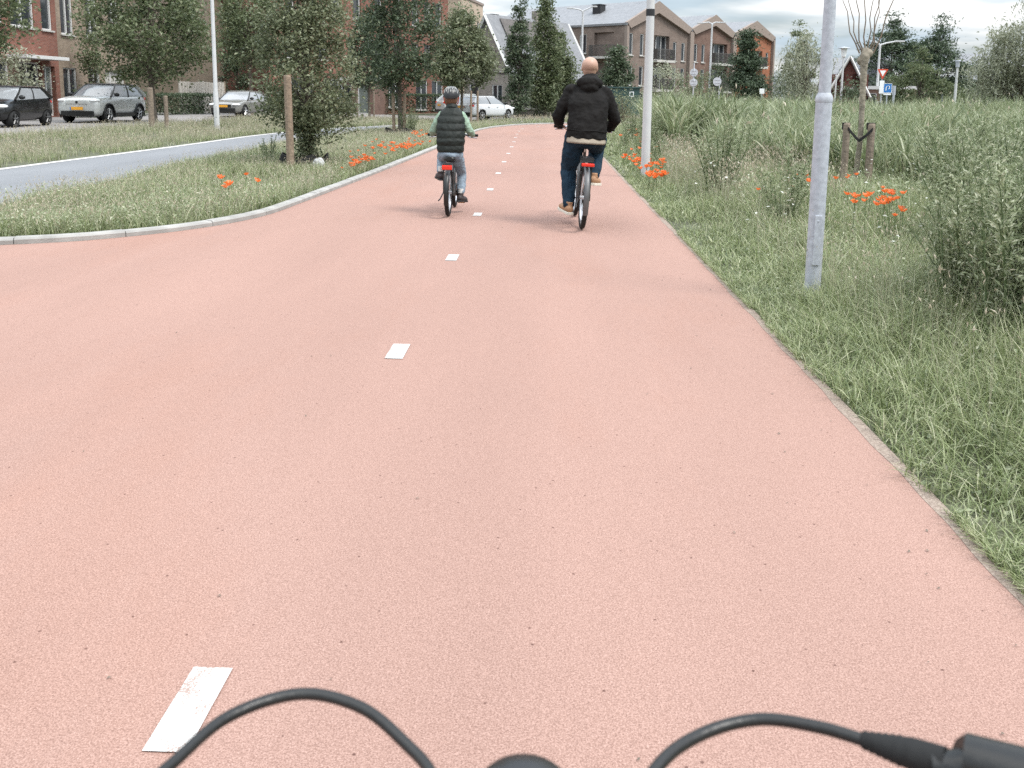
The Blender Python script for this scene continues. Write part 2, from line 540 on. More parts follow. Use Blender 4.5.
    def build(s, name, mats, parent=None, smooth=False, bevel=0.0):
        me = s.mesh(name, mats, smooth)
        if bevel:
            bm = bmesh.new()
            bm.from_mesh(me)
            bmesh.ops.bevel(bm, geom=[e for e in bm.edges if len(e.link_faces) == 2 and e.calc_face_angle(0) > 0.5],
                            offset=bevel, segments=2, affect='EDGES', profile=0.6)
            bm.to_mesh(me)
            bm.free()
        return link(name, me, parent)


def link(name, me, parent=None):
    o = bpy.data.objects.new(name, me)
    COL.objects.link(o)
    if parent is not None:
        o.parent = parent
    return o


def tag(o, label, cat, group=None, kind=None):
    o['label'] = label
    o['category'] = cat
    if group:
        o['group'] = group
    if kind:
        o['kind'] = kind
    return o


def thing(name, label, cat, loc=(0, 0, 0), rz=0.0, group=None):
    o = bpy.data.objects.new(name, None)
    o.empty_display_size = 0.2
    COL.objects.link(o)
    o.location = loc
    o.rotation_euler = (0, 0, rz)
    return tag(o, label, cat, group)


def copy_tree(o, parent=None):
    c = o.copy()
    COL.objects.link(c)
    if parent is not None:
        c.parent = parent
    for ch in list(o.children):
        copy_tree(ch, c)
    return c


def np_mesh(name, V, quads=None, tris=None, mats=(), qm=None, tm=None, smooth=False):
    me = bpy.data.meshes.new(name)
    V = np.ascontiguousarray(V, np.float32)
    me.vertices.add(len(V))
    me.vertices.foreach_set('co', V.ravel())
    q = np.zeros((0, 4), np.int32) if quads is None else np.asarray(quads, np.int32)
    t = np.zeros((0, 3), np.int32) if tris is None else np.asarray(tris, np.int32)
    loops = np.concatenate([q.ravel(), t.ravel()])
    tot = np.concatenate([np.full(len(q), 4), np.full(len(t), 3)]).astype(np.int32)
    st = np.concatenate([[0], np.cumsum(tot)[:-1]]).astype(np.int32)
    me.loops.add(len(loops))
    me.loops.foreach_set('vertex_index', loops.astype(np.int32))
    me.polygons.add(len(tot))
    me.polygons.foreach_set('loop_start', st)
    me.polygons.foreach_set('loop_total', tot)
    for m_ in mats:
        me.materials.append(M[m_])
    if qm is not None or tm is not None:
        mi = np.concatenate([np.zeros(len(q)) if qm is None else qm, np.zeros(len(t)) if tm is None else tm]).astype(np.int32)
        me.polygons.foreach_set('material_index', mi)
    me.polygons.foreach_set('use_smooth', np.full(len(tot), smooth))
    me.update(calc_edges=True)
    return me


def leaf_cloud(C, size, aspect=0.5, up=0.3, rng=RNG, axis=None, fold=0.12):
    """one rhombic leaf per centre; returns verts (4n,3), quads"""
    n = len(C)
    size = np.broadcast_to(size, (n,))[:, None]
    nrm = rng.normal(size=(n, 3))
    nrm[:, 2] = np.abs(nrm[:, 2]) + up
    nrm /= np.linalg.norm(nrm, axis=1, keepdims=True)
    a = rng.normal(size=(n, 3)) if axis is None else axis + 0.35 * rng.normal(size=(n, 3))
    a -= nrm * (a * nrm).sum(1, keepdims=True)
    a /= np.linalg.norm(a, axis=1, keepdims=True) + 1e-9
    b = np.cross(nrm, a)
    l, w = size * 0.5, size * 0.5 * aspect
    V = np.stack([C - a * l, C + b * w + nrm * size * fold, C + a * l, C - b * w + nrm * size * fold], 1).reshape(-1, 3)
    return V, np.arange(4 * n).reshape(n, 4)


def blades(P, h, w, lean, levels=3, rng=RNG, az=None, droop=0.0):
    """curved tapering blades rooted at P"""
    n = len(P)
    az = rng.uniform(0, 2 * PI, n) if az is None else az
    d = np.stack([np.cos(az), np.sin(az), np.zeros(n)], 1)
    tw = az + PI / 2 + rng.normal(0, 0.5, n)
    s = np.stack([np.cos(tw), np.sin(tw), np.zeros(n)], 1)
    h = np.broadcast_to(h, (n,))[:, None]
    w = np.broadcast_to(w, (n,))[:, None]
    lean = np.broadcast_to(lean, (n,))[:, None]
    L = levels
    parts = []
    up = np.array([[0, 0, 1.0]])
    for i in range(L):
        t = i / (L - 1)
        c = P + up * h * (t - (0.35 * lean + droop) * t * t) + d * h * lean * t ** 1.8
        if i < L - 1:
            ww = w * (1 - 0.55 * t)
            parts += [c - s * ww / 2, c + s * ww / 2]
        else:
            parts.append(c)
    k = 2 * (L - 1) + 1
    V = np.stack(parts, 1).reshape(-1, 3)
    base = (np.arange(n) * k)[:, None]
    quads = np.concatenate([base + np.array([[2 * i, 2 * i + 1, 2 * i + 3, 2 * i + 2]]) for i in range(L - 2)]) if L > 2 else None
    tris = base + np.array([[2 * L - 4, 2 * L - 3, 2 * L - 2]])
    tips = V.reshape(n, k, 3)[:, -1]
    return V, quads, tris, tips


def in_poly(P, poly):
    x, y = P[:, 0], P[:, 1]
    ins = np.zeros(len(P), bool)
    n = len(poly)
    for i in range(n):
        x1, y1 = poly[i]
        x2, y2 = poly[(i + 1) % n]
        c = ((y1 > y) != (y2 > y)) & (x < (x2 - x1) * (y - y1) / (y2 - y1 + 1e-12) + x1)
        ins ^= c
    return ins


def scatter(poly, n, falloff=0.0, rng=RNG, clump=0.0):
    """n points in polygon; density ~ 1/Y^falloff; clump>0 gathers them unevenly"""
    p = np.array(poly)
    lo, hi = p.min(0), p.max(0)
    out = []
    tot = 0
    for _ in range(200):
        Q = rng.uniform(lo, hi, (max(2000, n), 2))
        Q = Q[in_poly(Q, poly)]
        if falloff:
            y = np.maximum(Q[:, 1], 1.0)
            Q = Q[rng.uniform(size=len(Q)) < (max(lo[1], 1.0) / y) ** falloff]
        if clump:
            f = vnoise(Q * 1.3) * 0.6 + vnoise(Q * 4.1 + 9) * 0.4
            Q = Q[rng.uniform(size=len(Q)) < np.clip(0.5 + (f - 0.5) * 3.5 * clump, 0.04, 1)]
        out.append(Q)
        tot += len(Q)
        if tot >= n:
            break
    Q = np.concatenate(out)[:n]
    return np.column_stack([Q, gz(Q[:, 0])])


def vnoise(P):
    """value noise 0..1 on 2D points"""
    i = np.floor(P).astype(np.int64)
    f = P - i
    f = f * f * (3 - 2 * f)

    def h(a, b):
        return (np.sin(a * 127.1 + b * 311.7) * 43758.5453) % 1.0
    x, y = i[:, 0], i[:, 1]
    return (h(x, y) * (1 - f[:, 0]) + h(x + 1, y) * f[:, 0]) * (1 - f[:, 1]) + \
           (h(x, y + 1) * (1 - f[:, 0]) + h(x + 1, y + 1) * f[:, 0]) * f[:, 1]


class Cloud:
    """collects numpy pieces into ONE vegetation mesh"""

    def __init__(s):
        s.V, s.q, s.t, s.qm, s.tm, s.n = [], [], [], [], [], 0

    def add(s, V, q=None, t=None, mi=0):
        if q is not None:
            s.q.append(q + s.n)
            s.qm.append(np.full(len(q), mi))
        if t is not None:
            s.t.append(t + s.n)
            s.tm.append(np.full(len(t), mi))
        s.V.append(V)
        s.n += len(V)

    def mesh(s, name, mats):
        cat = lambda l: np.concatenate(l) if l else None
        return np_mesh(name, np.concatenate(s.V), cat(s.q), cat(s.t), mats, cat(s.qm), cat(s.tm))


def fuse(mb, name, mats, voxel=0.012, smooth=4, lump=0.0, lsize=0.08):
    """union overlapping shapes into one continuous smooth skin"""
    me = mb.mesh('tmp', mats)
    o = bpy.data.objects.new('tmp', me)
    COL.objects.link(o)
    r = o.modifiers.new('r', 'REMESH')
    r.mode = 'VOXEL'
    r.voxel_size = voxel
    if smooth:
        sm = o.modifiers.new('s', 'SMOOTH')
        sm.iterations = smooth
        sm.factor = 0.5
    if lump:
        tx = bpy.data.textures.new('lump', 'CLOUDS')
        tx.noise_scale = lsize
        d = o.modifiers.new('d', 'DISPLACE')
        d.texture = tx
        d.strength = lump
        d.mid_level = 0.5
        d.texture_coords = 'LOCAL'
    dg = bpy.context.evaluated_depsgraph_get()
    out = bpy.data.meshes.new_from_object(o.evaluated_get(dg))
    out.name = name
    bpy.data.objects.remove(o)
    out.polygons.foreach_set('use_smooth', [True] * len(out.polygons))
    return out


# ------------------------------------------------------------------ the setting: ground, path, kerb, road
def catmull(pts, k=6):
    P = [Vector((*p, 0)) for p in pts]
    P = [P[0] * 2 - P[1]] + P + [P[-1] * 2 - P[-2]]
    out = []
    for i in range(1, len(P) - 2):
        for j in range(k):
            t = j / k
            a, b, c, d = P[i - 1], P[i], P[i + 1], P[i + 2]
            out.append(0.5 * ((2 * b) + (c - a) * t + (2 * a - 5 * b + 4 * c - d) * t * t + (3 * b - a - 3 * c + d) * t ** 3))
    out.append(P[-2])
    return [(p.x, p.y) for p in out]


def sheet(name, rows, material, label, cat, kind='structure'):
    """ribbon surface between two polylines; rows = [(left, right), ...] with z"""
    mb = MB()
    vs, fs = [], []
    for a, b in rows:
        vs += [a, b]
    for i in range(len(rows) - 1):
        fs.append((2 * i, 2 * i + 1, 2 * i + 3, 2 * i + 2))
    mb.add(vs, fs)
    me = mb.mesh(name, material)
    bm = bmesh.new()
    bm.from_mesh(me)
    for f in bm.faces:
        if f.normal.z < 0:
            f.normal_flip()
    bm.to_mesh(me)
    bm.free()
    return tag(link(name, me), label, cat, kind=kind)


# ground to the horizon
xs = [-700, -200, -80, -40, -24, -18, -15] + [round(-14.6 + 0.2 * i, 2) for i in range(17)] + [-10, -5, 0, 5, 20, 60, 200, 700]
ys = [-80, -10, 0, 10, 20, 40, 60, 100, 200, 900]
mb = MB()
vs = [(x, y, float(gz(x))) for y in ys for x in xs]
nx = len(xs)
mb.add(vs, [(j * nx + i, j * nx + i + 1, (j + 1) * nx + i + 1, (j + 1) * nx + i) for j in range(len(ys) - 1) for i in range(nx - 1)])
tag(mb.build('ground', 'soil'), 'grassy earth ground under the verges', 'ground', kind='structure')

KERB = catmull([(-7.0, 7.66), (-5.48, 7.94), (-4.69, 8.25), (-4.27, 8.58), (-3.86, 9.05), (-3.53, 9.67), (-3.33, 10.45), (-3.27, 11.57),
                (-3.22, 13.08), (-3.12, 16.67), (-3.0, 23.76), (-2.94, 28.69), (-2.9, 34.0), (-2.75, 38.4), (-2.2, 42.3), (-1.07, 45.95),
                (0.79, 48.37), (3.5, 50.8), (12, 57), (30, 68)])
REDGE = catmull([(1.41, -12), (1.41, 2), (1.41, 8), (1.39, 16), (1.38, 28), (1.42, 36.5), (2.0, 40.5), (3.3, 43.4), (6.2, 46.6), (14, 52.5), (30, 63)])

# red asphalt: one flat polygon
poly = [(-11.0, -12), (-11.0, 7.0)] + KERB + REDGE[::-1]
bm = bmesh.new()
bm.faces.new([bm.verts.new((x, y, 0.008)) for x, y in poly])
bmesh.ops.triangulate(bm, faces=bm.faces)
bmesh.ops.recalc_face_normals(bm, faces=bm.faces)
for f in bm.faces:
    if f.normal.z < 0:
        f.normal_flip()
me = bpy.data.meshes.new('cycle_path')
bm.to_mesh(me)
bm.free()
me.materials.append(M['red_path'])
tag(link('cycle_path', me), 'wide salmon red asphalt cycle path', 'path', kind='structure')

# sandy edging on the right
rows = []
for i, (x, y) in enumerate(REDGE):
    w = 0.05 + 0.03 * math.sin(y * 2.3) * math.sin(y * 0.7 + 1)
    rows.append(((x - 0.03, y, 0.012), (x + w + 0.05, y, 0.012)))
# finer ragged edge near the viewer
fine = []
for k in range(220):
    y = 0.5 + k * 0.1
    x = 1.41 if y < 8 else 1.41 - 0.02 * min(1, (y - 8) / 8)
    fine.append(((x - 0.006 - 0.008 * math.sin(y * 9) * math.sin(y * 4.1), y, 0.0095),
                 (x + 0.05, y, 0.0095)))
sheet('path_edging', fine, 'edge', 'sandy strip along the right edge of the red path', 'edging')

# kerb stones
mb = MB()
acc = [0.0]
for i in range(1, len(KERB)):
    acc.append(acc[-1] + math.dist(KERB[i], KERB[i - 1]))


def along(line, acc, s):
    for i in range(1, len(line)):
        if acc[i] >= s:
            t = (s - acc[i - 1]) / (acc[i] - acc[i - 1] + 1e-9)
            return Vector((line[i - 1][0] + (line[i][0] - line[i - 1][0]) * t, line[i - 1][1] + (line[i][1] - line[i - 1][1]) * t, 0))
    return Vector((*line[-1], 0))


s = 0.0
prof = [(0.0, -0.08), (0.0, 0.05), (0.02, 0.068), (0.11, 0.072), (0.135, 0.062), (0.135, -0.08)]
while s < acc[-1] - 1.0:
    ln = 1.0
    rings = []
    dz = random.uniform(-0.004, 0.004)
    for j in range(4):
        ss = s + 0.004 + (ln - 0.008) * j / 3
        p = along(KERB, acc, ss)
        t = (along(KERB, acc, ss + 0.05) - along(KERB, acc, max(0, ss - 0.05))).normalized()
        nrm = Vector((-t.y, t.x, 0))
        rings.append([p + nrm * a + Vector((0, 0, b + dz)) for a, b in prof])
    mb.loft(rings)
    s += ln
tag(mb.build('kerb', 'concrete'), 'pale concrete kerb curving along the left of the red path', 'kerb', kind='structure')

# dashes on the path
mb = MB()
dash_x = [(0, -0.82), (11, -0.82), (16.4, -0.88), (25.6, -0.97), (35.7, -1.12), (40, -1.1), (44, -0.2), (47, 1.6), (50.5, 6.0)]


def lerp(tab, y):
    for (a, b), (c, d) in zip(tab, tab[1:]):
        if y <= c:
            return b + (d - b) * (y - a) / (c - a)
    return tab[-1][1]


y = 1.72
while y < 49:
    x0, x1 = lerp(dash_x, y), lerp(dash_x, y + 0.29)
    mb.add([(x0 - 0.05, y, 0.012), (x0 + 0.05, y, 0.012), (x1 + 0.05, y + 0.29, 0.012), (x1 - 0.05, y + 0.29, 0.012)], [(0, 1, 2, 3)])
    y += 2.955
tag(mb.build('path_marking', 'white_paint'), 'white dashed centre line on the red cycle path', 'marking', kind='structure')

# service road on the left and its edge line
rn = catmull([(-6.9, 2), (-7.0, 11), (-7.35, 17), (-7.45, 24), (-7.25, 32), (-6.5, 38), (-5.0, 43.6), (-2.2, 49.2), (3, 54), (14, 62)], 5)
rf = catmull([(-10.4, 2), (-10.38, 11), (-10.33, 17), (-10.25, 24), (-10.3, 31), (-9.6, 37), (-7.9, 42), (-5.3, 47.6), (0.5, 56.3), (11, 65)], 5)
sheet('road', [((a[0], a[1], 0.005), (b[0], b[1], 0.005)) for a, b in zip(rf, rn)], 'asphalt', 'narrow grey asphalt road between two grass verges', 'road')
sheet('road_marking', [((a[0] + 0.04, a[1], 0.010), (a[0] + 0.24, a[1], 0.010)) for a in rf], 'white_paint', 'white edge line on the far side of the grey road', 'marking')
# residential street
sheet('parking_street', [((-24.5, yy, 0.206), (-15.2, yy, 0.206)) for yy in (5, 40, 58)], 'paving', 'pale paved residential street with parked cars', 'street')
rows = []
for x in np.linspace(-15.0, 24, 60):
    lo = np.interp(x, [-15, -9, -5.5, -2, 3, 12, 24], [55, 52.6, 51.8, 56.0, 60.2, 68.5, 79])
    rows.append(((x, lo, float(gz(x)) + 0.006), (x, lo + 12, float(gz(x)) + 0.006)))
sheet('pavement', rows[::-1], 'paving', 'pale paved strip where the street bends behind the verge', 'pavement')


# ------------------------------------------------------------------ grass, reeds and weeds (nobody could count them)
def grass_obj(name, pieces, mats, label, cat='grass'):
    c = Cloud()
    for p in pieces:
        c.add(*p)
    return tag(link(name, c.mesh(name, mats)), label, cat, kind='stuff')


def grass_piece(P, h0, h1, w, lean=(0.2, 0.9), mi=0, levels=3):
    n = len(P)
    h = RNG.uniform(h0, h1, n)
    V, q, t, tips = blades(P, h, RNG.uniform(0.6, 1.4, n) * w, RNG.uniform(*lean, n), levels)
    return (V, q, t, mi), tips


def heads(tips, size, frac, mi, aspect=0.28):
    T = tips[RNG.uniform(size=len(tips)) < frac]
    ax = np.tile(np.array([[0, 0, 1.0]]), (len(T), 1))
    V, q = leaf_cloud(np.repeat(T, 2, 0), RNG.uniform(0.7, 1.3, 2 * len(T)) * size, aspect, 0, axis=np.repeat(ax, 2, 0))
    return (V, q, None, mi)


# right verge, by depth
pcs = []
edge = lambda y: 1.45
for poly_, n, w, fo in [([(1.41, 0.8), (6.5, 0.8), (6.5, 7), (1.41, 7)], 150000, 0.0048, 0.3),
                        ([(1.405, 7), (10, 7), (13, 17), (1.42, 17)], 90000, 0.008, 0.6),
                        ([(1.42, 17), (6, 17), (8, 36), (7, 46), (3.6, 43.3), (2.2, 40.5), (1.5, 36.5)], 26000, 0.018, 0.5)]:
    P = scatter(poly_, n, fo, clump=0.3)
    e_ = 1.405 + 0.055 * vnoise(np.column_stack([P[:, 1] * 3.1, P[:, 1] * 0 + 2])) + 0.03 * vnoise(np.column_stack([P[:, 1] * 11, P[:, 1] * 0 + 7]))
    P = P[P[:, 0] > e_[:len(P)]]
    d = np.clip((P[:, 0] - 1.44) / 1.4, 0, 1)
    f = 0.55 * vnoise(P[:, :2] * 0.9 + 3) + 0.45 * vnoise(P[:, :2] * 5.5 + 30)
    h = (0.075 + 0.33 * d ** 1.1) * (0.45 + 1.1 * f) * RNG.uniform(0.5, 1.3, len(P))
    V, q, t, tips = blades(P, h, RNG.uniform(0.6, 1.5, len(P)) * w, RNG.uniform(0.25, 1.35, len(P)), 4)
    pcs.append((V, q, t, 0))
    # straw stems
    m_ = (d > 0.3) & (RNG.uniform(size=len(P)) < 0.06)
    Q = P[m_]
    hh = RNG.uniform(0.35, 0.75, len(Q)) * (0.6 + 0.6 * f[m_])
    V, q, t, tips = blades(Q, hh, w * 0.5, RNG.uniform(0.05, 0.4, len(Q)))
    pcs.append((V, q, t, 1))
    pcs.append(heads(tips, 0.036, 0.45, 2, 0.16))
    # low broad leaves between the blades
    Q = P[RNG.uniform(size=len(P)) < 0.20].copy()
    Q[:, 2] += RNG.uniform(0.02, 0.28, len(Q)) * np.clip((Q[:, 0] - 1.44), 0.12, 1)
    V, q = leaf_cloud(Q, RNG.uniform(0.012, 0.034, len(Q)) * (1 + w * 50), 0.5, 0.5)
    pcs.append((V, q, None, 3))
# mower's fringe lying over the path edge
P = np.column_stack([1.43 + np.abs(RNG.normal(0, 0.035, 9000)), 1.2 + 16 * RNG.uniform(size=9000) ** 1.4, np.full(9000, 0.012)])
P = P[vnoise(np.column_stack([P[:, 1] * 2.2, P[:, 1] * 0])) > 0.45]
V, q, t, tips = blades(P, RNG.uniform(0.025, 0.085, len(P)), 0.0045, RNG.uniform(0.5, 1.4, len(P)), az=PI + RNG.normal(0, 1.6, len(P)))
pcs.append((V, q, t, 0))
grass_obj('verge_grass', pcs, ['grass', 'dry_grass', 'straw', 'weed'], 'long green grass along the right edge of the red path')

# taller meadow with brownish seed heads between verge and reeds
pcs = []
P = scatter([(3.0, 8), (9, 8), (14, 17), (8, 34), (3.2, 38), (2.2, 30), (2.1, 18)], 22000, 0.8, clump=0.9)
pc, tips = grass_piece(P, 0.25, 0.62, 0.011, (0.1, 0.8), 0)
pcs += [pc]
P = scatter([(2.3, 11), (3.6, 10.5), (4.3, 14), (4.0, 19), (2.6, 20), (2.0, 14)], 2600, 0.3, clump=0.8)
pc, tips = grass_piece(P, 0.4, 0.75, 0.006, (0.05, 0.4), 1)
pcs += [pc, heads(tips, 0.055, 0.9, 2, 0.2)]
P = scatter([(2.2, 10), (9, 8), (13, 17), (6, 30), (2.2, 34)], 13000, 0.6, clump=0.8)
P[:, 2] += RNG.uniform(0.08, 0.55, len(P))
V, q = leaf_cloud(P, RNG.uniform(0.03, 0.075, len(P)), 0.4, 0.3)
pcs.append((V, q, None, 3))
P = scatter([(2.0, 5), (8, 5), (12, 17), (5, 30), (2.0, 30)], 520, 0.5, clump=0.9)
P[:, 2] += RNG.uniform(0.25, 0.7, len(P))
V, q = leaf_cloud(P, RNG.uniform(0.02, 0.045, len(P)), 0.9, 2.0)
pcs.append((V, q, None, 4))
grass_obj('meadow_grass', pcs, ['grass', 'dry_grass', 'straw', 'weed', 'white_flower'], 'tall meadow grass with brown seed heads behind the right verge', 'meadow')

# reeds
pcs = []
for poly_, n, w, h0, h1, fo in [([(4.6, 14.5), (6.0, 11.5), (7.2, 9.8), (12, 8.4), (22, 12), (24, 22), (4.2, 22), (3.2, 18)], 19000, 0.036, 0.95, 1.5, 0.7),
                                ([(2.9, 20), (4, 22), (24, 22), (36, 40), (9, 42), (3.4, 32)], 15000, 0.055, 1.25, 1.72, 0.6)]:
    P = scatter(poly_, n, fo, clump=0.7)
    f = vnoise(P[:, :2] * 0.35 + 5)
    h = RNG.uniform(h0, h1, len(P)) * (0.76 + 0.5 * f)
    for part in range(3):
        Q = P.copy()
        Q[:, 2] += h * (0.0, 0.22, 0.42)[part]
        Q[:, :2] += RNG.normal(0, 0.04, (len(P), 2))
        V, q, t, tips = blades(Q, h * (1.0, 0.72, 0.55)[part], RNG.uniform(0.6, 1.3, len(P)) * w * (0.6, 1, 0.9)[part],
                               RNG.uniform((0.1, 0.35, 0.35)[part], (0.4, 1.0, 1.0)[part], len(P)), 4)
        pcs.append((V, q, t, 0))
        if part == 0:
            pcs.append(heads(tips, 0.16, 0.015, 1, 0.2))
grass_obj('reeds', pcs, ['reed', 'straw'], 'dense grey green reeds filling the ditch on the right', 'reeds')

# left island between path and road
isl = [(-6.75, 7.85)] + [(x - 0.17, y + (0.16 if y < 9.5 else 0.02)) for x, y in KERB[3:92] if y < 47.5] + [(x + 0.12, y) for x, y in rn[::-1] if 9 < y < 49]
pcs = []
P = scatter(isl, 95000, 0.75, clump=0.45)
f = vnoise(P[:, :2] * 0.7 + 2)
k = np.clip(P[:, 1] / 12, 0.7, 2.6)
V, q, t, tips = blades(P, RNG.uniform(0.08, 0.25, len(P)) * (0.6 + 0.7 * f), 0.008 * k, RNG.uniform(0.2, 1.0, len(P)))
dry = (vnoise(P[:, :2] * 0.55 + 20) + RNG.normal(0, 0.18, len(P)) > 0.42)
pcs.append((V, q, t[:], 0))
# dry layer with seed heads
P = scatter(isl, 30000, 0.75, clump=0.6)
k = np.clip(P[:, 1] / 12, 0.7, 2.6)
V, q, t, tips = blades(P, RNG.uniform(0.12, 0.34, len(P)), 0.005 * k, RNG.uniform(0.1, 0.6, len(P)))
pcs.append((V, q, t, 1))
pcs.append(heads(tips, 0.038, 0.5, 2, 0.2))
P = scatter(isl, 9000, 0.75, clump=1.0)
P[:, 2] += RNG.uniform(0.03, 0.25, len(P))
P[:, 2] *= 0.7
V, q = leaf_cloud(P, RNG.uniform(0.025, 0.055, len(P)), 0.45, 0.4)
pcs.append((V, q, None, 3))
# taller green tufts here and there
for (px_, py_, sp_, n_, hh_) in [(245, 212, 0.35, 700, 0.36), (262, 206, 0.3, 500, 0.34), (120, 228, 0.3, 700, 0.3), (30, 232, 0.3, 800, 0.3), (80, 205, 0.4, 500, 0.36), (190, 205, 0.3, 450, 0.32), (160, 215, 0.3, 400, 0.3),
                                 (275, 165, 0.4, 500, 0.45), (345, 178, 0.4, 400, 0.32), (50, 235, 0.25, 500, 0.28), (330, 165, 0.5, 350, 0.36), (400, 150, 0.5, 300, 0.34)]:
    c_ = G(px_, py_)
    P = np.column_stack([RNG.normal(c_.x, sp_, n_), RNG.normal(c_.y, sp_ * 1.3, n_), np.zeros(n_)])
    P = P[in_poly(P, isl)]
    V, q, t, tips = blades(P, RNG.uniform(0.45, 1.0, len(P)) * hh_, 0.009 * max(1, c_.y / 11), RNG.uniform(0.2, 1.1, len(P)), 4)
    pcs.append((V, q, t, 0))
    Q = P.copy()
    Q[:, 2] += RNG.uniform(0.03, hh_ * 0.8, len(Q))
    V, q = leaf_cloud(Q, RNG.uniform(0.02, 0.05, len(Q)), 0.45, 0.4)
    pcs.append((V, q, None, 3))
grass_obj('island_grass', pcs, ['grass', 'dry_grass', 'straw', 'weed'], 'dry meadow grass between the left kerb and the grey road')

# verge between the road and the street
ver = [(x - 0.12, y) for x, y in rf if 6 < y < 47] + [(-5.6, 51.6), (-9, 52.4), (-14.9, 54.8), (-15.15, 50), (-15.15, 6)]
pcs = []
P = scatter(ver, 42000, 0.6, clump=0.6)
k = np.clip(P[:, 1] / 14, 1, 3)
V, q, t, tips = blades(P, RNG.uniform(0.08, 0.2, len(P)), 0.009 * k, RNG.uniform(0.2, 0.9, len(P)))
pcs.append((V, q, t, 0))
P = scatter(ver, 34000, 0.6, clump=0.6)
k = np.clip(P[:, 1] / 14, 1, 3)
V, q, t, tips = blades(P, RNG.uniform(0.12, 0.36, len(P)), 0.006 * k, RNG.uniform(0.05, 0.45, len(P)))
pcs.append((V, q, t, 1))
pcs.append(heads(tips, 0.05, 0.5, 2, 0.2))
P = scatter(ver, 80, 0.5)
P[:, 2] += RNG.uniform(0.15, 0.4, len(P))
V, q = leaf_cloud(P, 0.04, 0.9, 2.0)
pcs.append((V, q, None, 3))
grass_obj('street_verge_grass', pcs, ['grass', 'dry_grass', 'straw', 'white_flower'], 'dry tall grass between the grey road and the parking street')

# strip beyond the bend, in front of the far pavement
far = [(-4.6, 51.2), (-1.6, 49.9), (-0.6, 47.6), (0.9, 49.0), (3.4, 51.3), (12, 57.6), (28, 67.6), (24, 76), (12, 67.8), (3, 59.6), (-2, 55.4)]
pcs = []
P = scatter(far, 9000, 0)
pc, tips = grass_piece(P, 0.12, 0.3, 0.03, (0.1, 0.8), 0)
pcs.append(pc)
P = scatter(far, 6000, 0)
pc, tips = grass_piece(P, 0.2, 0.4, 0.02, (0.1, 0.5), 1)
pcs += [pc, heads(tips, 0.12, 0.5, 2, 0.25)]
grass_obj('bend_grass', pcs, ['grass', 'dry_grass', 'straw'], 'rough grass beyond the bend of the red path')


# loose grit and leaf crumbs lying on the path
P = scatter([(-5.0, 0.8), (1.38, 0.8), (1.36, 14), (-3.0, 14), (-3.4, 9.6), (-5.0, 7.6)], 170, 0.5)
k_ = np.where(RNG.uniform(size=len(P)) < 0.5, 1.36 - np.abs(RNG.normal(0, 0.25, len(P))), P[:, 0])
P[:, 0] = np.where(P[:, 1] < 10, k_, P[:, 0])
P[:, 2] = 0.0125
V, q = leaf_cloud(P, RNG.uniform(0.004, 0.014, len(P)), 0.7, 3.0, fold=0.15)
tag(link('leaf_litter', np_mesh('leaf_litter', V, q, None, ['bark'])), 'scattered grit and leaf crumbs on the red path', 'litter', kind='stuff')


# ------------------------------------------------------------------ trees
def crown_points(n_cl, leaves, h0, h1, rad, profile, rng, jitter, squash=0.8, hollow=0.45):
    """leaf clumps through the crown's volume; returns leaf centres and clump centres"""
    C, K = [], []
    for _ in range(n_cl):
        for _t in range(30):
            t = rng.uniform()
            r = profile(t)
            if rng.uniform() < r + 0.08:
                break
        a = rng.uniform(0, 2 * PI)
        rr = rad * r * math.sqrt(rng.uniform(hollow ** 2, 1.0)) * rng.uniform(0.8, 1.12)
        c = np.array([rr * math.cos(a), rr * math.sin(a), h0 + (h1 - h0) * t])
        K.append(c)
        s = jitter * rng.uniform(0.6, 1.35)
        p = rng.normal(size=(leaves, 3)) * np.array([s, s, s * squash])
        C.append(c + p)
    return np.concatenate(C), np.array(K)


PROFILES = {
    'round': lambda t: math.sqrt(max(0, 1 - (2 * t - 0.95) ** 2 * 0.98)),
    'egg': lambda t: max(0.0, math.sin(PI * min(1, (t + 0.10) ** 0.72)) ** 0.75) if t < 0.98 else 0.08,
    'column': lambda t: (0.55 + 1.1 * t if t < 0.35 else 0.95 * (1 - ((t - 0.35) / 0.65) ** 1.7) + 0.05),
    'spire': lambda t: (0.6 + 1.2 * t if t < 0.3 else (1 - (t - 0.3) / 0.7) ** 0.8 * 0.92 + 0.06),
    'cone': lambda t: max(0.05, 1.02 - t) * (0.75 + 0.25 * math.sin(t * 23)),
    'open': lambda t: math.sin(PI * min(1, t * 0.9 + 0.08)) ** 0.6,
}


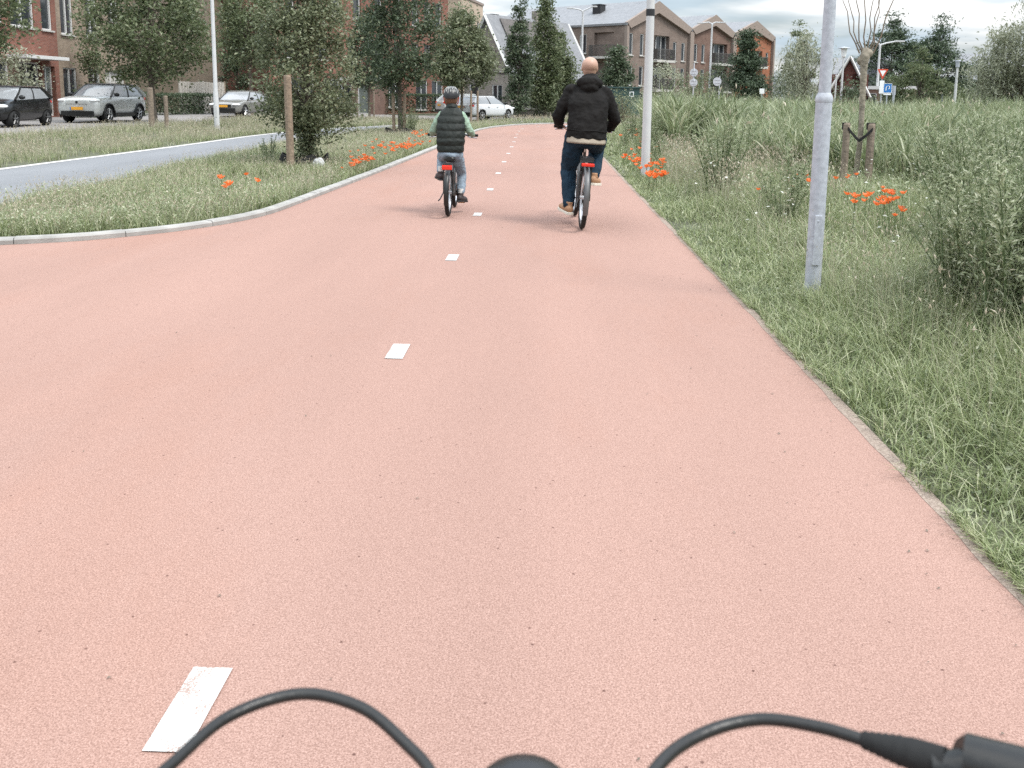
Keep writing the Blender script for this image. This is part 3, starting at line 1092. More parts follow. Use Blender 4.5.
def make_tree(name, label, loc, height, radius, crown_base, material, profile='egg', clumps=90, leaves=40, leaf=0.09, aspect=0.55,
              jitter=0.32, trunk_r=0.08, bark='bark', seed=1, group=None, lean=0.0, droop=False, squash=0.8, hollow=0.4, skirt=0):
    rng = np.random.default_rng(seed)
    t = thing(name, label, 'tree', loc, 0, group)
    C, K = crown_points(clumps, leaves, crown_base, height, radius, PROFILES[profile], rng, jitter, squash, hollow)
    if skirt:
        n_ = int(2600 * skirt)
        z_ = rng.uniform(0.12, crown_base + 0.5, n_)
        rr_ = np.abs(rng.normal(0, 0.13, n_)) + 0.03
        a_ = rng.uniform(0, 2 * PI, n_)
        C = np.concatenate([C, np.column_stack([rr_ * np.cos(a_), rr_ * np.sin(a_), z_])])
    if droop:
        # hanging strands below each clump
        ex = []
        for c in K:
            for _ in range(6):
                m_ = rng.integers(9, 20)
                s = np.linspace(0, 1, m_)
                o = rng.normal(0, jitter * 0.7, 3)
                dr = rng.normal(0, 0.18, 2)
                ln = rng.uniform(0.5, 1.2) * height * 0.17
                ex.append(np.column_stack([c[0] + o[0] + dr[0] * s * ln * 2, c[1] + o[1] + dr[1] * s * ln * 2, c[2] + o[2] + 0.25 * ln * s - ln * s * s * 1.25]))
        E_ = np.concatenate(ex)
        E_ = E_[E_[:, 2] > 0.15]
        V1, q1 = leaf_cloud(E_, rng.uniform(0.8, 1.3, len(E_)) * leaf * 1.35, aspect * 0.6, 0.1, rng,
                            axis=np.tile(np.array([[0, 0, -1.0]]), (len(E_), 1)))
    C = C[C[:, 2] > 0.1]
    V, q = leaf_cloud(C, rng.uniform(0.65, 1.35, len(C)) * leaf, aspect, 0.35, rng)
    cl = Cloud()
    cl.add(V, q)
    if droop:
        cl.add(V1, q1)
    link('crown', cl.mesh('crown', [material]), t)
    mb = MB()
    top = crown_base + (height - crown_base) * 0.8
    zz = [-0.1, crown_base * 0.5, crown_base, (crown_base + top) / 2, top]
    ph = rng.uniform(0, 6)
    cx = [lean * z / height + 0.02 * height * 0.25 * math.sin(z * 0.9 + ph) for z in zz]
    mb.tube([(cx[i], 0.4 * cx[i], zz[i]) for i in range(5)], [trunk_r * 1.25, trunk_r, trunk_r * 0.9, trunk_r * 0.55, trunk_r * 0.15], 8)
    order = rng.permutation(len(K))[:min(34, len(K))]
    for i in order:
        k = K[i]
        zb = crown_base * 0.8 + (k[2] - crown_base) * rng.uniform(0.35, 0.75)
        zb = min(max(zb, crown_base * 0.6), top)
        b0 = Vector((float(np.interp(zb, zz, cx)), 0.4 * float(np.interp(zb, zz, cx)), zb))
        e = Vector(k)
        mid = b0.lerp(e, 0.5) + Vector((0, 0, 0.08 * (e - b0).length))
        mb.tube([b0, mid, e], [trunk_r * 0.32, trunk_r * 0.2, trunk_r * 0.06], 5)
    mb.build('trunk', bark, t, smooth=True)
    return t


def gp(px, py):
    return G(px, py)


TREES = [
    # name, label, base pixel or (x, y), height, radius, crown base, material, profile, clumps, leaves, leaf size, kwargs
    ('staked_tree', 'densely leafy young tree beside a thick brown stake on the grass island', (-4.72, 17.4), 4.9, 0.98, 0.72, 'leaf_light', 'egg', 170, 90, 0.068, dict(trunk_r=0.075, jitter=0.22, seed=3, hollow=0.3, skirt=1.0)),
    ('street_tree', 'dark green rounded tree with a pair of stakes farther along the grass island', (-5.32, 32.4), 6.2, 1.45, 1.6, 'leaf_dark', 'round', 170, 50, 0.12, dict(trunk_r=0.08, jitter=0.28, seed=5)),
    ('street_tree', 'broad dark tree in front of the sage grey car', (-16.45, 36.6), 6.6, 2.6, 1.75, 'leaf_mid', 'round', 210, 50, 0.15, dict(trunk_r=0.13, jitter=0.42, seed=8)),
    ('street_tree', 'tree at the left picture edge reaching over the black car', (-20.5, 31.0), 6.0, 2.0, 2.3, 'leaf_mid', 'open', 110, 50, 0.14, dict(trunk_r=0.12, jitter=0.36, seed=9)),
    ('street_tree', 'loose leafy tree behind the left white lamp post', (-17.6, 52.5), 7.5, 2.1, 2.9, 'leaf_mid', 'open', 120, 46, 0.17, dict(trunk_r=0.1, jitter=0.4, seed=12)),
    ('columnar_tree', 'narrow dark columnar tree beside the pale fence', (-20.3, 58.0), 6.5, 1.0, 0.4, 'leaf_dark', 'column', 90, 45, 0.15, dict(trunk_r=0.08, jitter=0.3, seed=13)),
    ('street_tree', 'small dark tree held by two thin stakes on the far verge', (-11.1, 55.5), 6.3, 1.6, 1.9, 'leaf_dark', 'round', 90, 44, 0.17, dict(trunk_r=0.07, jitter=0.34, seed=15)),
    ('street_tree', 'light green rounded tree between the child and the gabled house', (-4.75, 50.4), 6.7, 1.85, 1.95, 'leaf_light', 'egg', 190, 46, 0.17, dict(trunk_r=0.08, jitter=0.36, seed=16)),
    ('columnar_tree', 'very dark spire shaped tree in front of the gabled house', (-1.75, 57.5), 8.2, 0.98, 0.5, 'leaf_dark', 'spire', 130, 46, 0.16, dict(trunk_r=0.09, jitter=0.26, seed=17)),
    ('street_tree', 'tall mid green tree just right of the dark spire tree', (-0.1, 60.5), 8.0, 1.25, 0.7, 'leaf_mid', 'spire', 150, 46, 0.18, dict(trunk_r=0.09, jitter=0.34, seed=18)),
    ('street_tree', 'bushy dark green tree beside the cyclist in the black jacket', (0.95, 62.5), 5.9, 1.15, 0.5, 'leaf_mid', 'egg', 120, 44, 0.18, dict(trunk_r=0.09, jitter=0.36, seed=19)),
    ('street_tree', 'pointed dark tree in front of the long brick wing', (5.6, 71.0), 5.6, 1.6, 0.3, 'leaf_dark', 'spire', 110, 44, 0.2, dict(trunk_r=0.09, jitter=0.36, seed=20)),
    ('conifer', 'broad dark green conifer in front of the orange gable', (16.6, 75.0), 7.0, 2.4, 0.4, 'needle', 'cone', 200, 46, 0.24, dict(trunk_r=0.12, jitter=0.36, squash=0.4, aspect=0.35, seed=21)),
    ('airy_tree', 'slender airy tree left of the grey green willow', (21.7, 78.0), 7.9, 1.5, 0.6, 'leaf_mid', 'spire', 85, 38, 0.2, dict(trunk_r=0.08, jitter=0.3, squash=0.5, seed=22)),
    ('willow', 'pale grey green willow leaning behind the galvanised post', (11.5, 40.0), 4.7, 1.05, 0.8, 'leaf_silver', 'open', 70, 26, 0.12, dict(trunk_r=0.07, jitter=0.26, aspect=0.3, droop=True, seed=23, hollow=0.2)),
    ('pine', 'tall dark pine behind the blue sign', (26.95, 71.0), 8.2, 2.75, 0.6, 'needle', 'egg', 170, 48, 0.24, dict(trunk_r=0.13, jitter=0.36, squash=0.45, aspect=0.35, seed=24)),
    ('pine', 'tall dark pine with a ragged top right of the other tall pine', (31.0, 72.0), 7.9, 2.6, 0.6, 'needle', 'egg', 150, 48, 0.24, dict(trunk_r=0.13, jitter=0.36, squash=0.45, aspect=0.35, seed=25)),
    ('pine', 'low grey green bushy pine in front of the two tall pines', (21.7, 52.5), 4.4, 1.9, 0.5, 'leaf_mid', 'egg', 120, 50, 0.19, dict(trunk_r=0.1, jitter=0.3, squash=0.5, aspect=0.3, seed=26)),
    ('willow', 'large silvery weeping willow at the right edge of the reeds', (18.4, 35.0), 4.5, 1.9, 0.4, 'leaf_silver', 'round', 190, 46, 0.14, dict(trunk_r=0.1, jitter=0.3, aspect=0.32, droop=True, seed=27, hollow=0.25)),
    ('airy_tree', 'thin wispy willow rising above the large silvery willow', (18.0, 34.0), 5.9, 0.85, 3.4, 'leaf_silver', 'open', 26, 12, 0.12, dict(trunk_r=0.035, jitter=0.26, aspect=0.3, droop=True, seed=28, hollow=0.2)),
]
for (nm, lb, (x, y), h, rad, cb, mt, pf, ncl, lv, ls, kw) in TREES:
    if 'droop' not in kw and mt != 'needle':
        kw['jitter'] *= 0.74
        ncl = int(ncl * 0.86)
        ls *= 1.08
    make_tree(nm, lb, (x, y, float(gz(x))), h, rad, cb, mt, pf, ncl, int(lv * (1.15 if 'droop' in kw else 2.3 if mt == 'needle' else 1.65)), ls * (1.05 if 'droop' in kw else 1.0), **kw)


# bushes far behind the reeds
def bush(name, label, x, y, h, r, material, seed, n=45, leaf=0.16):
    rng = np.random.default_rng(seed)
    C, K = crown_points(n, 46, 0.15, h, r, PROFILES['round'], rng, 0.28, hollow=0.2)
    C = C[C[:, 2] > 0.03]
    V, q = leaf_cloud(C, rng.uniform(0.65, 1.3, len(C)) * leaf, 0.55, 0.4, rng)
    t = thing(name, label, 'bush', (x, y, float(gz(x))))
    link('foliage', np_mesh('foliage', V, q, None, [material]), t)
    mb = MB()
    for k in K[:12]:
        mb.tube([(0, 0, 0), (k[0] * 0.4, k[1] * 0.4, k[2] * 0.6), tuple(k)], [0.03, 0.02, 0.008], 5)
    mb.build('stem', 'bark', t)


bush('bush', 'grey green bush below the widest brick gable', 9.0, 68, 4.0, 1.7, 'leaf_silver', 31)
bush('bush', 'rounded bush between the round signs and the white post', 10.7, 70, 3.3, 1.4, 'leaf_mid', 32)
bush('bush', 'tall narrow dark bush behind the double street lamp', 15.2, 80, 5.0, 0.9, 'leaf_dark', 33)
bush('bush', 'bush behind the pair of round signs', 12.8, 74, 3.6, 1.2, 'leaf_light', 34)
bush('bush', 'dark spreading bush between conifer and willow', 19.3, 73, 3.5, 2.0, 'leaf_dark', 35, 70)
bush('bush', 'dark bush in front of the dark red house', 19.6, 58, 2.6, 0.95, 'leaf_dark', 36)
bush('bush', 'low bush at the foot of the tall pines', 28.4, 62, 2.3, 1.8, 'leaf_mid', 37, 50)
bush('bush', 'mid green bush between the pines and the silvery willow', 35.5, 75, 4.8, 2.2, 'leaf_mid', 38, 70)
bush('bush', 'leafy bush at the end of the path behind the white post', 4.1, 47.6, 1.7, 0.75, 'leaf_light', 39, 40, 0.1)
bush('bush', 'pale bush at the far left wall behind the black car', -22.6, 37.4, 3.1, 1.1, 'leaf_silver', 40)
bush('bush', 'climbing bush at the corner of the red townhouse', -23.6, 45.6, 4.3, 0.55, 'leaf_mid', 41, 40)


# hedges: clipped blocks of leaves, each a thing
def hedge(label, x0, y0, x1, y1, h, w, seed, material='leaf_dark'):
    rng = np.random.default_rng(seed)
    L_ = math.dist((x0, y0), (x1, y1))
    n = int(L_ * 800)
    u = rng.uniform(0, L_, n)
    side = rng.uniform(size=n)
    v = np.where(side < 0.35, rng.uniform(-w / 2, w / 2, n), np.where(side < 0.85, -w / 2, w / 2)) + rng.normal(0, 0.05, n)
    z = np.where(side < 0.35, h, rng.uniform(0, h, n)) + rng.normal(0, 0.05, n)
    dx, dy = (x1 - x0) / L_, (y1 - y0) / L_
    C = np.column_stack([u * dx + v * -dy * -1, u * dy + v * dx * -1, np.maximum(z, 0.02)])
    V, q = leaf_cloud(C, rng.uniform(0.09, 0.17, n), 0.6, 0.3, rng)
    t = thing('hedge', label, 'hedge', (x0, y0, float(gz(x0))))
    link('foliage', np_mesh('foliage', V, q, None, [material]), t)
    return t


hedge('low clipped hedge between the black and the sage grey car', -22.6, 42.5, -22.0, 47.5, 1.25, 0.8, 50)
hedge('low dark hedge behind the sage grey car and tree stakes', -21.9, 49.0, -20.9, 54.5, 1.15, 0.8, 51)
hedge('long dark hedge in front of the red brick apartment block', -13.4, 66, -6.2, 70, 1.35, 0.8, 52)
hedge('dark hedge in front of the low brick annex', -16.9, 61.0, -13.8, 63.5, 1.3, 0.8, 53)
hedge('dark hedge beside the front of the parked white car', -3.2, 64.0, 1.6, 66.0, 1.35, 0.8, 54)
hedge('rough hedge behind the silver car', -20.0, 56.0, -18.2, 60.0, 1.1, 0.8, 55)


# ------------------------------------------------------------------ buildings
def facade(mb, W, H, ops, X, gable=None):
    """wall in local x-z with real recessed openings; ops = (x0, z0, x1, z1, depth, ...)"""
    mb.X = X
    xs_ = sorted({0, W} | {o[0] for o in ops} | {o[2] for o in ops})
    zs_ = sorted({-0.3, H} | {o[1] for o in ops} | {o[3] for o in ops})
    for i in range(len(xs_) - 1):
        for j in range(len(zs_) - 1):
            cx, cz = (xs_[i] + xs_[i + 1]) / 2, (zs_[j] + zs_[j + 1]) / 2
            if any(o[0] < cx < o[2] and o[1] < cz < o[3] for o in ops):
                continue
            mb.add([(xs_[i], 0, zs_[j]), (xs_[i + 1], 0, zs_[j]), (xs_[i + 1], 0, zs_[j + 1]), (xs_[i], 0, zs_[j + 1])], [(0, 1, 2, 3)])
    for o in ops:
        x0, z0, x1, z1, d = o[:5]
        a = [(x0, 0, z0), (x1, 0, z0), (x1, 0, z1), (x0, 0, z1)]
        b = [(p[0], d, p[2]) for p in a]
        mb.add(a + b, [(i, (i + 1) % 4, 4 + (i + 1) % 4, 4 + i) for i in range(4)])
    if gable:
        mb.add([(0, 0, H), (W, 0, H), (gable[0], 0, gable[1])], [(0, 1, 2)])
    mb.X = None


def raw(mb, name, mats, parent):
    """like MB.build but keeps the faces as laid (open walls)"""
    me = bpy.data.meshes.new(name)
    me.from_pydata(mb.v, [], mb.f)
    for m_ in (mats if isinstance(mats, (list, tuple)) else [mats]):
        me.materials.append(M[m_])
    me.polygons.foreach_set('material_index', mb.m)
    me.update()
    return link(name, me, parent)


def fit_openings(parent, ops, X, frame='white_wood'):
    for o in ops:
        x0, z0, x1, z1, d = o[:5]
        kind = o[5] if len(o) > 5 else 'w'
        fr = MB()
        fr.X = X
        w = 0.07
        y = d - 0.05
        for (cx, cz, sx, sz) in [(x0 + w / 2, (z0 + z1) / 2, w, z1 - z0), (x1 - w / 2, (z0 + z1) / 2, w, z1 - z0),
                                 ((x0 + x1) / 2, z1 - w / 2, x1 - x0 - 2 * w, w), ((x0 + x1) / 2, z0 + w / 2, x1 - x0 - 2 * w, w)]:
            fr.box((cx, y, cz), (sx, 0.08, sz))
        nmul = 1 if x1 - x0 > 0.95 else 0
        if x1 - x0 > 2.0:
            nmul = 2
        for k in range(nmul):
            fr.box((x0 + (x1 - x0) * (k + 1) / (nmul + 1), y - 0.003, (z0 + z1) / 2), (w, 0.08, z1 - z0 - 2 * w))
        nm = {'w': 'window', 'b': 'balcony_door', 'd': 'door', 'g': 'garage_door'}[kind]
        f = fr.build(nm, frame, parent)
        p = MB()
        p.X = X
        p.box(((x0 + x1) / 2, d + 0.002, (z0 + z1) / 2), (x1 - x0, 0.02, z1 - z0))
        if kind in 'dg':
            p.build('door_leaf', 'door_green' if kind == 'd' else 'cream', f)
            if kind == 'd':
                h_ = MB()
                h_.X = X
                h_.box((x1 - 0.2, d - 0.06, (z0 + z1) / 2), (0.04, 0.06, 0.3))
                h_.build('handle', 'chrome', f)
        else:
            p.build('pane', 'glass', f)
        if kind == 'w':
            sl = MB()
            sl.X = X
            sl.box(((x0 + x1) / 2, -0.02, z0 - 0.04), (x1 - x0 + 0.16, 0.16, 0.075))
            sl.build('sill', 'cream', f)
        if kind == 'b':
            b_ = MB()
            b_.X = X
            b_.box(((x0 + x1) / 2, -0.32, z0 - 0.13), (x1 - x0 + 0.5, 0.62, 0.22))
            bo = b_.build('balcony', 'slab', parent)
            r_ = MB()
            r_.X = X
            r_.box(((x0 + x1) / 2, -0.58, z0 + 1.0), (x1 - x0 + 0.44, 0.05, 0.05))
            for k in range(int((x1 - x0 + 0.4) / 0.11)):
                r_.box((x0 - 0.2 + k * 0.11, -0.58, z0 + 0.48), (0.03, 0.03, 1.0))
            for xx in (x0 - 0.2, x1 + 0.2):
                r_.box((xx, -0.29, z0 + 0.52), (0.03, 0.56, 1.0))
            r_.build('railing', 'rail', bo)


def building(name, label, loc, rz, W, D, H, wall, front=(), right=(), left=(), apex=None, ax=None, roof='gable', roof_mat='roof_grey',
             frame='white_wood', trim=None, over=0.25, parent_cat='building'):
    t = thing(name, label, parent_cat, loc, rz)
    I = Matrix.Identity(4)
    XR = Matrix.Translation((W, 0, 0)) @ Matrix.Rotation(PI / 2, 4, 'Z')
    XL = Matrix.Translation((0, D, 0)) @ Matrix.Rotation(-PI / 2, 4, 'Z')
    XB = Matrix.Translation((W, D, 0)) @ Matrix.Rotation(PI, 4, 'Z')
    ax = W / 2 if ax is None else ax
    mb = MB()
    g = (ax, apex) if (apex and roof == 'gable') else None
    facade(mb, W, H, front, I, g)
    facade(mb, W, H, [], XB, (W - ax, apex) if g else None)
    gr = (D / 2, apex) if (apex and roof == 'ridge') else None
    facade(mb, D, H, right, XR, gr)
    facade(mb, D, H, left, XL, gr)
    raw(mb, 'wall', wall, t)
    fit_openings(t, front, I, frame)
    fit_openings(t, right, XR, frame)
    fit_openings(t, left, XL, frame)
    rb = MB()
    th = 0.2
    if roof == 'gable':
        sl, sr = (apex - H) / ax, (apex - H) / (W - ax)
        o = over
        pr = [(-o, H - o * sl + 0.02), (ax, apex + 0.02), (W + o, H - o * sr + 0.02), (W + o, H - o * sr + th + 0.02), (ax, apex + th + 0.08), (-o, H - o * sl + th + 0.02)]
        rb.loft([[(p[0], y_, p[1]) for p in pr] for y_ in (-0.3, D + 0.3)])
    elif roof == 'ridge':
        s_ = (apex - H) / (D / 2)
        o = over
        pr = [(-o, H - o * s_ + 0.02), (D / 2, apex + 0.02), (D + o, H - o * s_ + 0.02), (D + o, H - o * s_ + th + 0.02), (D / 2, apex + th + 0.08), (-o, H - o * s_ + th + 0.02)]
        rb.loft([[(x_, p[0], p[1]) for p in pr] for x_ in (-0.15, W + 0.15)])
    else:
        rb.box((W / 2, D / 2, H + 0.12), (W + 0.2, D + 0.2, 0.24))
    ro = rb.build('roof', roof_mat, t)
    if trim:
        tb = MB()
        sl, sr = (apex - H) / ax, (apex - H) / (W - ax)
        b_ = trim[1]
        # band following both slopes and running down the corners
        for quad in ([(0.0, H), (ax, apex), (ax, apex - b_ * 1.35), (b_ * 0.9, H - b_ * 0.4)],
                     [(ax, apex), (W, H), (W - b_ * 0.9, H - b_ * 0.4), (ax, apex - b_ * 1.35)],
                     [(0.0, 0), (0.0, H), (b_ * 0.5, H - b_ * 0.2), (b_ * 0.5, 0)],
                     [(W, 0), (W - b_ * 0.5, 0), (W - b_ * 0.5, H - b_ * 0.2), (W, H)]):
            up_ = 0.27 if quad[1][1] > H or quad[0][1] > H else 0.0
            tb.loft([[(p[0], y_, p[1] + (up_ if q_ < 2 else 0)) for q_, p in enumerate(quad)] for y_ in (-0.33, -0.004)])
        tb.build('gable_trim', trim[0], t)
    return t, ro


def win_row(xs_, z0, z1, w=0.9, d=0.14, kind='w'):
    return [(x - w / 2, z0, x + w / 2, z1, d, kind) for x in xs_]


# left row of townhouses, facades along the residential street
bt, ro = building('townhouse', 'red brick townhouse with a white door canopy behind the black car', (-24.6, 34.6, 0.2), R(90), 9.6, 8, 8.6, 'brick_red',
                  front=win_row([2.2, 4.6], 0.9, 2.6, 1.5) + win_row([7.1], 0.05, 2.65, 1.9, 0.3) + win_row([8.7], 0.05, 2.5, 1.0, 0.3, 'd')
                  + win_row([2.0, 4.4], 4.25, 6.6, 1.5) + win_row([6.7], 4.25, 6.6, 1.9) + win_row([8.75], 4.25, 6.6, 0.9),
                  apex=11.5, roof='ridge', roof_mat='roof_dark')
mb = MB()
mb.box((7.0, -0.5, 2.85), (3.6, 1.0, 0.16))
mb.build('door_canopy', 'white_wood', bt, bevel=0.01)
building('townhouse', 'tan brick townhouse between the red townhouse and the fence', (-24.9, 44.25, 0.2), R(90), 9.0, 8, 8.4, 'brick_tan',
         front=win_row([1.5, 4.0], 0.6, 2.5, 1.3) + win_row([6.4], 0.05, 2.5, 2.4, 0.2, 'g') + win_row([1.5, 4.0, 6.5], 4.2, 6.4, 1.2),
         apex=11.2, roof='ridge', roof_mat='roof_dark')
building('townhouse', 'tan brick townhouse with white garage doors behind the silver car', (-22.6, 59.5, 0.2), R(76), 12, 8, 8.0, 'brick_tan',
         front=win_row([2.0, 10.0], 0.05, 2.4, 2.6, 0.2, 'g') + win_row([5.0, 7.0], 0.5, 2.4, 1.2) + win_row([2.2, 5.0, 7.5, 10.2], 4.1, 6.2, 1.2),
         apex=10.6, roof='ridge', roof_mat='roof_dark')
# red apartment block with tall narrow windows
building('apartment_block', 'red brick apartment block with tall narrow dark windows', (-18.4, 58.6, 0.0), math.atan2(.862, .507), 19.8, 10, 11.6, 'brick_red',
         front=win_row([2, 4.2, 6.4, 8.6, 11.0, 13.2, 15.4, 17.0, 18.5], 7.0, 9.0, 0.85, 0.22) + win_row([2, 5, 8, 11, 13.2, 15.4, 17.0, 18.5], 3.9, 5.6, 0.85, 0.22)
         + win_row([3, 6.2, 9.4, 12.6], 0.5, 2.6, 2.1) + win_row([16.2, 18.3], 0.3, 2.7, 1.5),
         roof='flat', roof_mat='cream')
building('apartment_block', 'tan flat roofed block behind the light green tree', (-16.0, 86.2, 0.0), R(-9.6), 8, 8.6, 10.7, 'render_tan',
         front=win_row([2, 5.5], 7.2, 9.2, 1.0), right=win_row([1.6, 4.2, 6.6], 7.2, 9.0, 0.9) + win_row([1.6, 4.2, 6.6], 4.2, 6.0, 0.9), roof='flat', roof_mat='trim')
mb = MB()
p = at(474, 0, 86)
mb.tube([(p.x, 88.2, 10.9), (p.x, 88.2, 14.2)], 0.07, 8)
mb.tube([(p.x - 0.5, 88.2, 13.6), (p.x + 0.5, 88.2, 13.6)], 0.025, 6)
mb.tube([(p.x - 0.35, 88.2, 13.0), (p.x + 0.35, 88.2, 13.0)], 0.025, 6)
tag(mb.build('antenna', 'white_steel'), 'thin white antenna mast on the tan flat roofed block', 'antenna')
building('annex', 'low brick annex with a wide white window left of the red apartment block', (-16.0, 64.6, 0.0), R(-10), 3.6, 3.0, 2.5, 'brick_rust',
         front=win_row([1.1], 0.9, 2.2, 1.5) + win_row([2.8], 0.1, 2.2, 0.9, 0.15, 'd'), roof='flat', roof_mat='white_wood')

# gabled grey brick house
gt, gro = building('gabled_house', 'grey brick house with white bargeboards and a steep roof', (-6.14, 66.4, 0.0), math.atan2(-.62, .785), 4.8, 9.2, 3.0, 'brick_grey',
                   front=win_row([1.0], 0.8, 2.4, 0.9) + win_row([3.3], 0.2, 2.3, 1.0) + [(3.2, 3.25, 4.0, 4.75, 0.14, 'w'), (1.3, 3.3, 2.1, 4.6, 0.14, 'w')],
                   right=win_row([2.0, 4.5, 7.0], 0.6, 2.3, 1.2), apex=7.05, roof='gable', roof_mat='roof_grey', trim=None)
mb = MB()
for sgn in (-1, 1):
    for yy in (-0.38, 9.58):
        a, b = Vector((2.4, yy, 7.22)), Vector((2.4 + sgn * 2.66, yy, 2.76))
        mb = MB()
        mb.tube([a, b], 0.13, 4)
        mb.build('bargeboard', 'white_wood', gt)
mb = MB()
sl = 4.05 / 2.4
for k, (u0, u1) in enumerate([(1.0, 7.6)]):
    n_ = Vector((sl, 0, 1)).normalized()
    pts = []
    for u, w in [(u0, 0.15), (u1, 0.15), (u1, 1.35), (u0, 1.35)]:
        pts.append(Vector((2.4 + w, u, 7.05 - sl * w + 0.25)) + n_ * 0.06)
    mb.loft([pts, [p + n_ * 0.05 for p in pts]])
mb.build('solar_panel', 'roof_dark', gro)
mb = MB()
mb.box((2.4, 5.5, 7.5), (0.5, 0.5, 0.9))
mb.build('chimney', 'brick_grey', gro)

# the long terrace with three gables
wt, wro = building('apartment_building', 'long brown brick apartment wing with a grey roof and balconies', (-6.5, 93.4, 0), R(-37.3), 17.05, 11, 8.1, 'brick_brown',
                   front=win_row([12.5, 9.0, 5.5, 2.0], 5.6, 7.4, 0.8) + [(13.8, 5.3, 16.0, 7.5, 0.5, 'b'), (13.8, 2.6, 16.0, 4.8, 0.5, 'b'), (6.3, 5.3, 8.3, 7.5, 0.5, 'b'), (6.3, 2.9, 8.3, 5.1, 0.5, 'b')]
                   + win_row([12.5, 9.0, 5.5, 2.0], 3.1, 4.9, 0.8) + win_row([1.5, 4, 7, 10, 12.5, 15], 0.4, 2.3, 1.2),
                   apex=10.5, roof='ridge', roof_mat='roof_grey', over=0.12)
for (px, py, w, h) in [(476, 18, 1.0, 0.75), (599, 10.5, 0.9, 0.75)]:
    lp = at(px, py, 94.8 if px < 500 else 88.5)
    loc = wt.matrix_basis if False else (Matrix.Rotation(R(37.3), 4, 'Z') @ Matrix.Translation((6.5, -93.4, 0)))
    q_ = loc @ Vector(lp)
    m2 = MB()
    m2.box((q_.x, max(q_.y, 3.0), q_.z), (w, w, 1.0))
    m2.box((q_.x, max(q_.y, 3.0), q_.z + 0.53), (w + 0.16, w + 0.16, 0.06))
    m2.build('chimney', 'dark_metal', wro)
m2 = MB()
m2.tube([(16.4, 5.0, 10.9), (16.4, 5.0, 12.0)], 0.12, 8)
m2.build('vent_pipe', 'dark_metal', wro)
aR = R(45.8)
du, dv = math.cos(aR), math.sin(aR)


def gable_block(label, t0, W, wall, apex, ax, ops):
    o = (7.12 + du * t0, 82.95 + dv * t0, 0)
    return building('apartment_building', label, o, aR, W, 13, 8.05, wall, front=ops, right=win_row([3, 7], 5.4, 7.1, 0.9), apex=apex, ax=ax, roof='gable', roof_mat='roof_grey', trim=('trim', 0.62), over=0.05)


gable_block('widest of the three gabled brick blocks, with balconies', 0.0, 10.25, 'brick_brown', 10.3, 4.71,
            [(4.5, 5.1, 6.9, 7.4, 0.5, 'b'), (4.5, 2.3, 6.9, 4.5, 0.5, 'b')] + win_row([1.0, 2.6], 5.4, 7.4, 0.55) + win_row([7.8, 9.2], 5.1, 6.9, 0.55) + win_row([1.0, 2.6, 7.8, 9.2], 2.6, 4.4, 0.6)
            + win_row([1.0, 2.8, 5.7, 7.8, 9.2], 0.4, 2.0, 0.7))
gable_block('middle gabled block of rust brown brick', 10.25, 7.78, 'brick_rust', 9.7, 4.05,
            [(4.0, 5.1, 6.8, 7.1, 0.5, 'b'), (4.0, 2.3, 6.8, 4.5, 0.5, 'b')] + win_row([1.1, 2.4], 5.1, 6.9, 0.55) + win_row([1.1, 2.4], 2.5, 4.4, 0.6) + win_row([1.1, 2.8, 5.2, 6.6], 0.4, 2.0, 0.7))
gable_block('gabled block with a bright orange brick facade', 18.03, 8.13, 'brick_orange', 9.6, 4.15,
            [(3.8, 5.0, 6.0, 6.7, 0.5, 'b')] + win_row([7.0], 5.1, 6.6, 0.55) + win_row([1.5, 4.0, 6.3], 2.4, 4.2, 0.8) + win_row([1.5, 4.0, 6.3], 0.4, 2.0, 0.8))

# dark red gabled house on the right
ht, hro = building('gabled_house', 'dark red brick house with a white edged pointed gable', (19.42, 62.0, 0), R(-16), 2.5, 8, 1.75, 'brick_dark',
                   front=[(1.02, 2.3, 1.48, 3.2, 0.14, 'w')] + win_row([0.7, 1.8], 0.2, 1.3, 0.7), apex=4.15, roof='gable', roof_mat='roof_grey')
mb = MB()
for sgn in (-1, 1):
    mb = MB()
    mb.tube([(1.25, -0.36, 4.40), (1.25 + sgn * 1.45, -0.36, 1.64)], 0.07, 4)
    mb.build('bargeboard', 'white_wood', ht)
building('house', 'low house with a long grey roof behind the dark red gable', (22.6, 71.0, 0), R(-8), 4.6, 7, 2.4, 'brick_dark', front=win_row([1.3, 3.3], 0.7, 2.1, 1.2), apex=4.6, roof='ridge', roof_mat='roof_grey')
building('house', 'small brick house with white framed windows behind the blue sign', (22.9, 66, 0), R(-20), 3.8, 3, 2.25, 'brick_rust', front=win_row([0.8, 1.9, 3.0], 0.9, 2.0, 0.8), roof='flat', roof_mat='white_wood')
building('house', 'distant house with a low grey roof between the pines and the silvery willow', (39.0, 86, 0), R(-25), 12, 8, 3.4, 'brick_rust', front=win_row([2, 5, 8], 0.8, 2.4, 1.2), apex=5.8, roof='ridge', roof_mat='roof_grey')
building('house', 'distant flat grey hall glimpsed beyond the end of the street', (-40, 92, 0.2), R(20), 22, 10, 6.5, 'brick_tan', front=win_row([3, 7, 11, 15, 19], 1, 2.6, 1.5) + win_row([3, 7, 11, 15, 19], 4, 5.6, 1.5), roof='flat', roof_mat='roof_grey')


